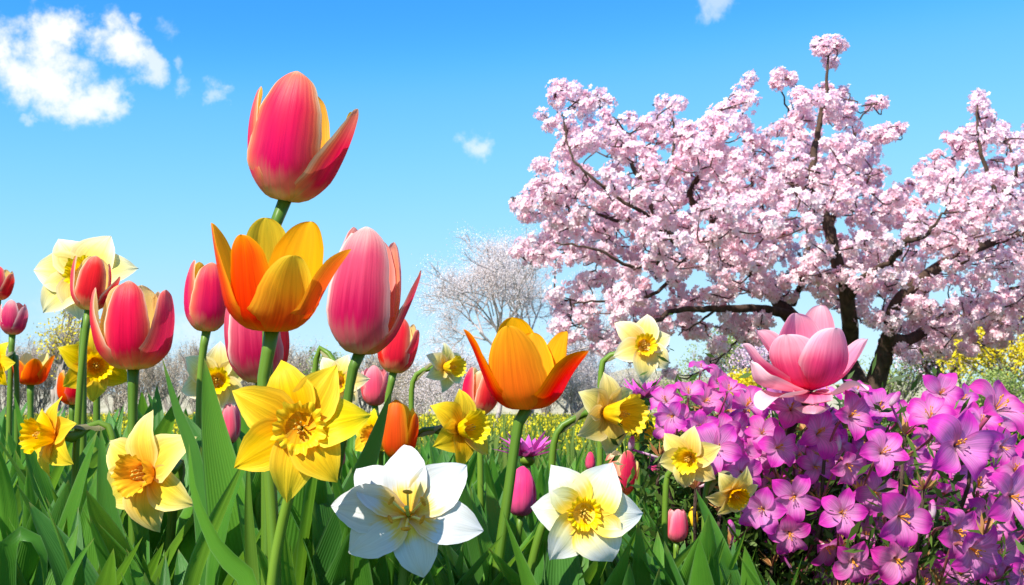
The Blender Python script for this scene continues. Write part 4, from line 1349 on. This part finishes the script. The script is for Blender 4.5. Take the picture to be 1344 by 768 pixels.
SATS = [(1088, 66, 24), (1028, 104, 15), (1020, 112, 10), (1142, 138, 11), (1160, 132, 11), (1170, 172, 15), (1148, 180, 16), (1182, 170, 10), (1281, 133, 15), (1296, 158, 12), (1242, 182, 9), (1230, 202, 5),
        (905, 420, 20), (915, 438, 14), (960, 420, 18), (985, 440, 20), (940, 455, 12), (930, 470, 9), (1000, 425, 16), (880, 490, 8), (1230, 455, 22), (1270, 450, 18), (1310, 440, 22), (1195, 470, 12),
        (1290, 412, 20), (1320, 395, 20), (1180, 455, 14)]


def cherry():
    YT = 8.0
    q = random.Random(3)
    base = at(1136, 594, YT)
    base[2] = 0
    root = thing('cherry_tree', base, 'spreading pink cherry tree in full blossom with dark forked trunk', 'cherry tree')
    # limbs traced from the photograph, (px, py, depth offset), radii in pixels
    LIMBS = [
        ([(1136, 600, 0), (1137, 560, 0), (1140, 522, 0)], 24, 19, 'trunk'),
        ([(1141, 530, 0), (1150, 500, 0), (1160, 468, -.1), (1167, 440, -.2)], 15, 10, 'limb'),
        ([(1167, 444, -.2), (1193, 446, -.1), (1228, 424, .2), (1261, 402, .4), (1296, 394, .7), (1350, 372, 1.0)], 8, 3, 'limb'),
        ([(1166, 446, -.2), (1176, 400, -.3), (1220, 358, -.3), (1257, 337, -.2), (1305, 317, 0), (1345, 306, .2), (1420, 290, .4)], 9, 3, 'limb'),
        ([(1256, 338, -.2), (1282, 300, -.4), (1299, 272, -.5), (1304, 250, -.5), (1285, 192, -.5), (1283, 140, -.4)], 5, 1.2, 'limb'),
        ([(1299, 272, -.5), (1318, 250, -.6), (1334, 232, -.7), (1325, 190, -.7)], 3, 1.2, 'limb'),
        ([(1136, 530, 0), (1122, 500, 0), (1106, 470, .1), (1070, 440, .2), (1034, 412, .3), (1013, 381, .4), (985, 345, .4), (952, 300, .3), (906, 262, .2), (920, 225, .1), (930, 200, 0), (935, 160, 0)], 16, 1.5, 'limb'),
        ([(1040, 414, .3), (1000, 406, 0), (960, 405, -.2), (920, 406, -.4), (885, 408, -.5), (862, 420, -.6), (820, 430, -.7)], 7, 2, 'limb'),
        ([(1010, 378, .4), (975, 352, .1), (941, 344, -.1), (905, 333, -.3), (883, 314, -.4), (866, 298, -.5), (852, 262, -.5), (836, 228, -.4), (800, 170, -.3), (786, 128, -.2)], 7, 1.4, 'limb'),
        ([(884, 314, -.4), (873, 296, -.2), (871, 270, 0), (879, 225, .2), (885, 181, .3), (880, 150, .3)], 5, 1.2, 'limb'),
        ([(866, 298, -.5), (840, 276, -.8), (816, 264, -.8), (780, 235, -.9), (750, 205, -.8), (738, 150, -.6)], 3, .8, 'limb'),
        ([(864, 296, -.5), (835, 290, -.2), (805, 288, .1), (760, 270, .2), (700, 255, .3)], 4, 1, 'limb'),
        ([(910, 336, -.3), (870, 335, -.7), (830, 352, -.9), (790, 330, -1.0), (730, 318, -1.0)], 4, 1, 'limb'),
        ([(905, 334, -.3), (860, 385, -.4), (800, 395, -.6), (750, 400, -.7)], 3, 1, 'limb'),
        ([(1110, 472, .1), (1116, 440, -.1), (1113, 405, -.3), (1108, 371, -.4), (1098, 345, -.5), (1090, 307, -.5), (1082, 282, -.5), (1070, 258, -.5), (1067, 213, -.4), (1079, 146, -.3), (1085, 110, -.3), (1087, 72, -.3)], 12, 1.3, 'limb'),
        ([(1113, 396, -.3), (1128, 370, -.6), (1150, 352, -.8), (1174, 340, -1.0), (1205, 290, -1.0)], 6, 1.4, 'limb'),
        ([(1170, 342, -1.0), (1185, 318, -1.1), (1210, 312, -1.1), (1240, 280, -1.1)], 4, 1.2, 'limb'),
        ([(1088, 300, -.5), (1110, 240, -.3), (1115, 215, -.2), (1145, 188, -.1), (1168, 172, -.1)], 4, 1.0, 'limb'),
        ([(1110, 236, -.3), (1128, 160, -.2), (1142, 142, -.2), (1160, 132, -.2)], 2, .8, 'limb'),
        ([(1060, 330, -.4), (1055, 350, -.3), (1052, 372, 0), (1040, 400, .2)], 2, 5, 'limb'),
        ([(1056, 345, -.3), (1062, 300, -.2), (1040, 250, 0), (1038, 170, .1), (1024, 110, .1)], 4, .9, 'limb'),
        ([(952, 300, .3), (985, 250, .6), (990, 200, .7), (975, 150, .7), (985, 112, .7)], 4, 1, 'limb'),
        ([(1296, 394, .7), (1310, 425, .7), (1330, 450, .7)], 2, 1, 'limb'),
        ([(1000, 407, 0), (985, 430, -.1), (960, 455, -.1), (935, 482, -.1)], 2.4, .8, 'limb'),
        ([(940, 406, -.3), (915, 425, -.4), (890, 438, -.4)], 2, .8, 'limb'),
    ]
    s = mpp(400, YT)
    nodes, nrad = [], []
    trunk, limbs = MB(), MB()
    for pts, r0, r1, kind in LIMBS:
        P = [at(x, y, YT + d) for x, y, d in pts]
        n = max(10, len(pts) * 6)
        c = catmull(P, n)
        wob = np.array([[q.gauss(0, 1), q.gauss(0, 1), q.gauss(0, 1)] for _ in range(n)]) * s * 1.2
        if kind != 'trunk':
            c = c + wob * np.linspace(0, 1, n)[:, None]
        rad = np.linspace(r0, r1, n) * s
        (trunk if kind == 'trunk' else limbs).tube(c, rad, 9)
        if kind != 'trunk':
            nodes.extend(c[n // 5:])
            nrad.extend(rad[n // 5:])
    # flare where the trunk meets the soil
    trunk.build('trunk', MATS['bark'], root, base)
    # blossom clusters: centres inside the crown, hung on twigs that grow from the nearest wood
    cl = []
    tries = 0
    poly = CROWN
    while len(cl) < 1380 and tries < 40000:
        tries += 1
        x, y = q.uniform(665, 1440), q.uniform(95, 485)
        if not in_poly(x, y, poly):
            continue
        # a crown is thick in its middle and thin at the rim
        t = min(1.0, min(in_d(x, y, poly), 120) / 90.0)
        dY = q.uniform(-1.5, 1.6) * (.35 + .65 * t)
        cl.append((x, y, dY, q.uniform(7.5, 14.0)))
    for x, y, r in SATS:
        for k in range(max(2, int((r / 6.6) ** 2))):
            a, rr = q.uniform(0, 6.28), r * math.sqrt(q.random()) * .75
            cl.append((x + rr * math.cos(a), y + rr * math.sin(a), q.uniform(-.4, .2), min(r * .8, 9.5)))
    P = np.array([at(x, y, YT + d) for x, y, d, r in cl])
    Rr = np.array([r for *_, r in cl]) * s
    ND = np.array(nodes)
    d0 = np.array([np.min(np.linalg.norm(ND - p, axis=1)) for p in P])
    order = np.argsort(d0)
    twigs = MB()
    NL = [n for n in nodes]
    arr = np.zeros((len(NL) + 3 * len(P), 3))
    arr[:len(NL)] = ND
    m = len(NL)
    Bc, Bn = [], []
    HEART = at(1080, 380, YT + .5)
    for i in order:
        p = P[i]
        # grow outward and upward: wood lower than the cluster is preferred
        dv = arr[:m] - p
        dist = np.linalg.norm(dv, axis=1) + 0.35 * np.maximum(dv[:, 2], 0)
        j = int(np.argmin(dist))
        a = arr[j]
        if dist[j] > .02:
            mid = (a + p) / 2 + np.array([q.gauss(0, .05), q.gauss(0, .05), -.10 * dist[j] + q.gauss(0, .03)])
            c = catmull([a, mid, p], 7)
            twigs.tube(c, np.linspace(min(.010, .005 + dist[j] * .012), .003, 7), 5, cap=False)
            arr[m] = c[3]
            arr[m + 1] = c[5]
            arr[m + 2] = p
            m += 3
        n = int(q.uniform(22, 36))
        g = nrg.normal(0, 1, (n, 3))
        g /= np.linalg.norm(g, axis=1)[:, None]
        rad = nrg.uniform(.45, 1.0, n)[:, None] ** .6
        cc = p + g * rad * Rr[i] * np.array([1, 1, .85])
        nn = g + unit(p - HEART) * .55 + nrg.normal(0, .35, (n, 3))
        Bc.append(cc)
        Bn.append(nn / np.linalg.norm(nn, axis=1)[:, None])
        # blossoms strung along the outer part of the twig
        if dist[j] > .12:
            k = int(q.uniform(4, 10))
            tt = nrg.uniform(.35, 1, k)[:, None]
            cc = a + (p - a) * tt + nrg.normal(0, .03, (k, 3))
            nn = nrg.normal(0, 1, (k, 3))
            Bc.append(cc)
            Bn.append(nn / np.linalg.norm(nn, axis=1)[:, None])
    lo = limbs.build('branches', MATS['bark'], root, base)
    twigs.build('twigs', MATS['twig bark'], root, base)
    Bc, Bn = np.concatenate(Bc), np.concatenate(Bn)
    n = len(Bc)
    R = nrg.uniform(.018, .029, n)
    Q = blossoms(Bc, Bn, R)
    tint = np.clip(nrg.beta(1.5, .8, n), 0, 1)
    o = bulk('blossoms', Q, MATS['cherry blossom'], root, base, np.concatenate([np.clip(tint + nrg.normal(0, .08, n), 0, 1) for _ in range(5)]))
    sel = nrg.random(n) < .35
    c2 = Bc[sel] + Bn[sel] * .004
    Qc = blossoms(c2, Bn[sel], np.full(sel.sum(), .0065), 3)
    sel2 = nrg.random(n) < .35
    c3 = Bc[sel2] - Bn[sel2] * .010
    Qd = blossoms(c3, -Bn[sel2], np.full(sel2.sum(), .010), 3)
    QQ = np.concatenate([Qc, Qd])
    bulk('calyces', QQ, MATS['calyx'], root, base, nrg.random(len(QQ)))


def in_d(x, y, poly):
    """distance to the outline in pixels"""
    p = np.asarray(poly, float)
    a, b = p, np.roll(p, -1, 0)
    ab = b - a
    t = np.clip(((x - a[:, 0]) * ab[:, 0] + (y - a[:, 1]) * ab[:, 1]) / ((ab ** 2).sum(1) + 1e-9), 0, 1)
    return float(np.min(np.hypot(a[:, 0] + t * ab[:, 0] - x, a[:, 1] + t * ab[:, 1] - y)))


cherry()


def branching(mb, p, d, ln, r, depth, q, spread, tips, up=.1, n_child=(2, 3), shrink=.72, minr=.002):
    e = p + d * ln
    mid = (p + e) / 2 + np.array([q.gauss(0, .05), q.gauss(0, .05), q.gauss(0, .05)]) * ln
    mb.tube(catmull([p, mid, e], 5), np.linspace(r, max(r * .7, minr), 5), 5 if depth > 1 else 4, cap=False)
    tips.append((e, d))
    if depth <= 0:
        return
    for k in range(q.randint(*n_child)):
        nd = unit(d + np.array([q.gauss(0, spread), q.gauss(0, spread), q.gauss(up, spread * .7)]))
        st = p + (e - p) * q.uniform(.55, 1.0)
        branching(mb, st, nd, ln * shrink * q.uniform(.8, 1.15), max(r * .62, minr), depth - 1, q, spread, tips, up, n_child, shrink, minr)


def puff(tips, per, sig, size, q=None):
    P = np.array([t[0] for t in tips])
    n = len(P) * per
    c = np.repeat(P, per, 0) + nrg.normal(0, sig, (n, 3))
    a = nrg.normal(0, 1, (n, 3))
    a /= np.linalg.norm(a, axis=1)[:, None]
    b = np.cross(a, nrg.normal(0, 1, (n, 3)))
    b /= np.linalg.norm(b, axis=1)[:, None]
    s = nrg.uniform(size * .6, size * 1.3, n)[:, None]
    return np.stack([c - a * s, c + b * s * .8, c + a * s, c - b * s * .8], 1)


def fan_tree(name, label, cat, px, Y, height, spread, seed, tw, bud, per, sig, size, stems=1, depth=5, ln=None, group=None, r0=None, lean=0.0, minr=.002, bud_name='buds', low=.6, forks=None):
    q = random.Random(seed)
    b = at(px, 540, Y)
    b[2] = 0
    root = thing(name, b, label, cat, group)
    tr, br, tips = MB(), MB(), []
    for k in range(stems):
        off = np.array([q.gauss(0, .10), q.gauss(0, .10), 0]) * (stems > 1) * height * .35
        h = height * (ln or .30)
        d = unit([q.gauss(lean, .16), q.gauss(0, .12), 1])
        r = r0 or height * .02
        e = b + off + d * h
        tr.tube(catmull([b + off, (b + off + e) / 2 + np.array([q.gauss(0, .02), 0, 0]) * height, e], 7), np.linspace(r, r * .75, 7), 7)
        for j in range(forks or (4 if stems == 1 else 2)):
            nd = unit(d + np.array([q.gauss(0, spread), q.gauss(0, spread), .15]))
            branching(br, b + off + d * h * q.uniform(low, 1), nd, h * .85 * q.uniform(.8, 1.1), r * .65, depth, q, spread * .7, tips, minr=minr)
    tr.build('trunk', MATS[tw], root, b)
    br.build('branches', MATS[tw], root, b)
    Q = puff(tips, per, sig, size)
    Q = Q[Q[:, :, 2].min(1) > 0.02]
    bulk(bud_name, Q, MATS[bud], root, b, nrg.random(len(Q)))
    return root


# the pale bare tree at centre
fan_tree('bare_tree', 'pale bare tree with radiating fine twigs behind the large orange tulip', 'bare tree', 694, 13.0, 3.9, .75, 4, 'bare twig', 'pale bud', 55, .065, .0055, stems=4, depth=5, ln=.24, r0=.03, minr=.003)
fan_tree('bare_tree', 'low pale bare tree beside the larger one, behind the hooked daffodil stem', 'bare tree', 585, 14.5, 2.0, .75, 31, 'bare twig', 'pale bud', 30, .075, .007, low=.2, forks=3, stems=5, depth=4, ln=.22, r0=.02, minr=.003)
fan_tree('bare_tree', 'low pale bare tree under the left end of the cherry blossom', 'bare tree', 752, 14.0, 1.9, .75, 33, 'bare twig', 'pale bud', 30, .075, .007, low=.2, forks=3, stems=5, depth=4, ln=.22, r0=.02, minr=.003)
# pink trees and yellow shrubs behind the cherry
fan_tree('distant_pink_tree', 'small pale pink blossoming tree behind the trunk of the cherry at right', 'blossoming tree', 1225, 15, 2.3, .6, 8, 'twig bark', 'far blossom', 18, .10, .022, stems=2, depth=4, ln=.28, bud_name='blossoms')
fan_tree('distant_pink_tree', 'pale pink blossoming tree beyond the magnolia, left of the cherry trunk', 'blossoming tree', 990, 17, 1.7, .5, 9, 'twig bark', 'far blossom', 8, .10, .020, stems=2, depth=4, ln=.28, bud_name='blossoms')
fan_tree('forsythia', 'bright yellow flowering bush at the right edge behind the purple flowers', 'yellow bush', 1330, 13, 1.9, .6, 10, 'brush twig', 'forsythia', 22, .08, .020, stems=5, depth=3, ln=.30, bud_name='blossoms')
fan_tree('forsythia', 'yellow flowering bush between the cherry trunk and the right edge', 'yellow bush', 1255, 18, 2.2, .5, 12, 'brush twig', 'forsythia', 14, .09, .020, stems=5, depth=3, ln=.30, bud_name='blossoms')
fan_tree('forsythia', 'low yellow bush seen left of the magnolia', 'yellow bush', 962, 14, .95, .6, 13, 'brush twig', 'forsythia', 16, .07, .018, stems=4, depth=3, ln=.30, bud_name='blossoms')
fan_tree('willow_shrub', 'pale green feathery shrub beyond the magnolia, under the cherry branches', 'green shrub', 955, 20, 2.1, .4, 14, 'brush twig', 'pale leaf', 8, .10, .018, stems=4, depth=4, ln=.30, bud_name='leaves')
fan_tree('forsythia', 'yellow hazy bush behind the small mauve tulip at far left', 'yellow bush', 75, 15, 2.0, .5, 15, 'brush twig', 'forsythia', 4, .10, .016, stems=4, depth=4, ln=.30, bud_name='blossoms')
fan_tree('leafy_shrub', 'small pale green shrub under the dusty pink tulip', 'green shrub', 436, 14, 1.25, .5, 16, 'brush twig', 'pale leaf', 6, .06, .016, stems=3, depth=4, ln=.30, bud_name='leaves')
fan_tree('budding_tree', 'sparse budding tree mostly outside the left edge of the photo', 'bare tree', -70, 13, 2.9, .5, 17, 'brush twig', 'pale leaf', 5, .08, .014, stems=2, depth=5, ln=.28, bud_name='leaves')
fan_tree('willow_shrub', 'pale green loose bush behind the cream daffodil at the end of the bed', 'green shrub', 905, 12, .85, .5, 41, 'brush twig', 'pale leaf', 14, .07, .010, stems=6, depth=3, ln=.30, bud_name='leaves', low=.1)
fan_tree('willow_shrub', 'yellow green bush beyond the trunk of the cherry at right', 'green shrub', 1175, 16, 1.6, .5, 42, 'brush twig', 'pale leaf', 16, .09, .014, stems=6, depth=3, ln=.30, bud_name='leaves', low=.1)
fan_tree('willow_shrub', 'yellow green bush low at the right edge below the yellow blossom', 'green shrub', 1310, 11, .9, .5, 43, 'brush twig', 'pale leaf', 18, .07, .012, stems=6, depth=3, ln=.30, bud_name='leaves', low=.1)
# grey brown brush along the horizon
k = 0
for px in list(range(-60, 640, 36)) + list(range(720, 1010, 42)):
    q2 = random.Random(px)
    Yb = q2.uniform(17, 24)
    hpx = np.interp(px, [-60, 60, 180, 260, 330, 480, 640, 800, 1000], [120, 115, 100, 105, 95, 90, 90, 60, 50]) * q2.uniform(.85, 1.1)
    fan_tree('bare_shrub', 'grey brown leafless bush in the thicket along the horizon', 'bare bush', px, Yb, max(.5, hpx * mpp(540, Yb) + .3) * .86, .35, 200 + k, 'brush twig', 'brush bud', 16, .09, .008, low=.05, forks=3, stems=9, depth=3, ln=.36,
             group='leafless thicket along the horizon', r0=.012, minr=.004)
    k += 1
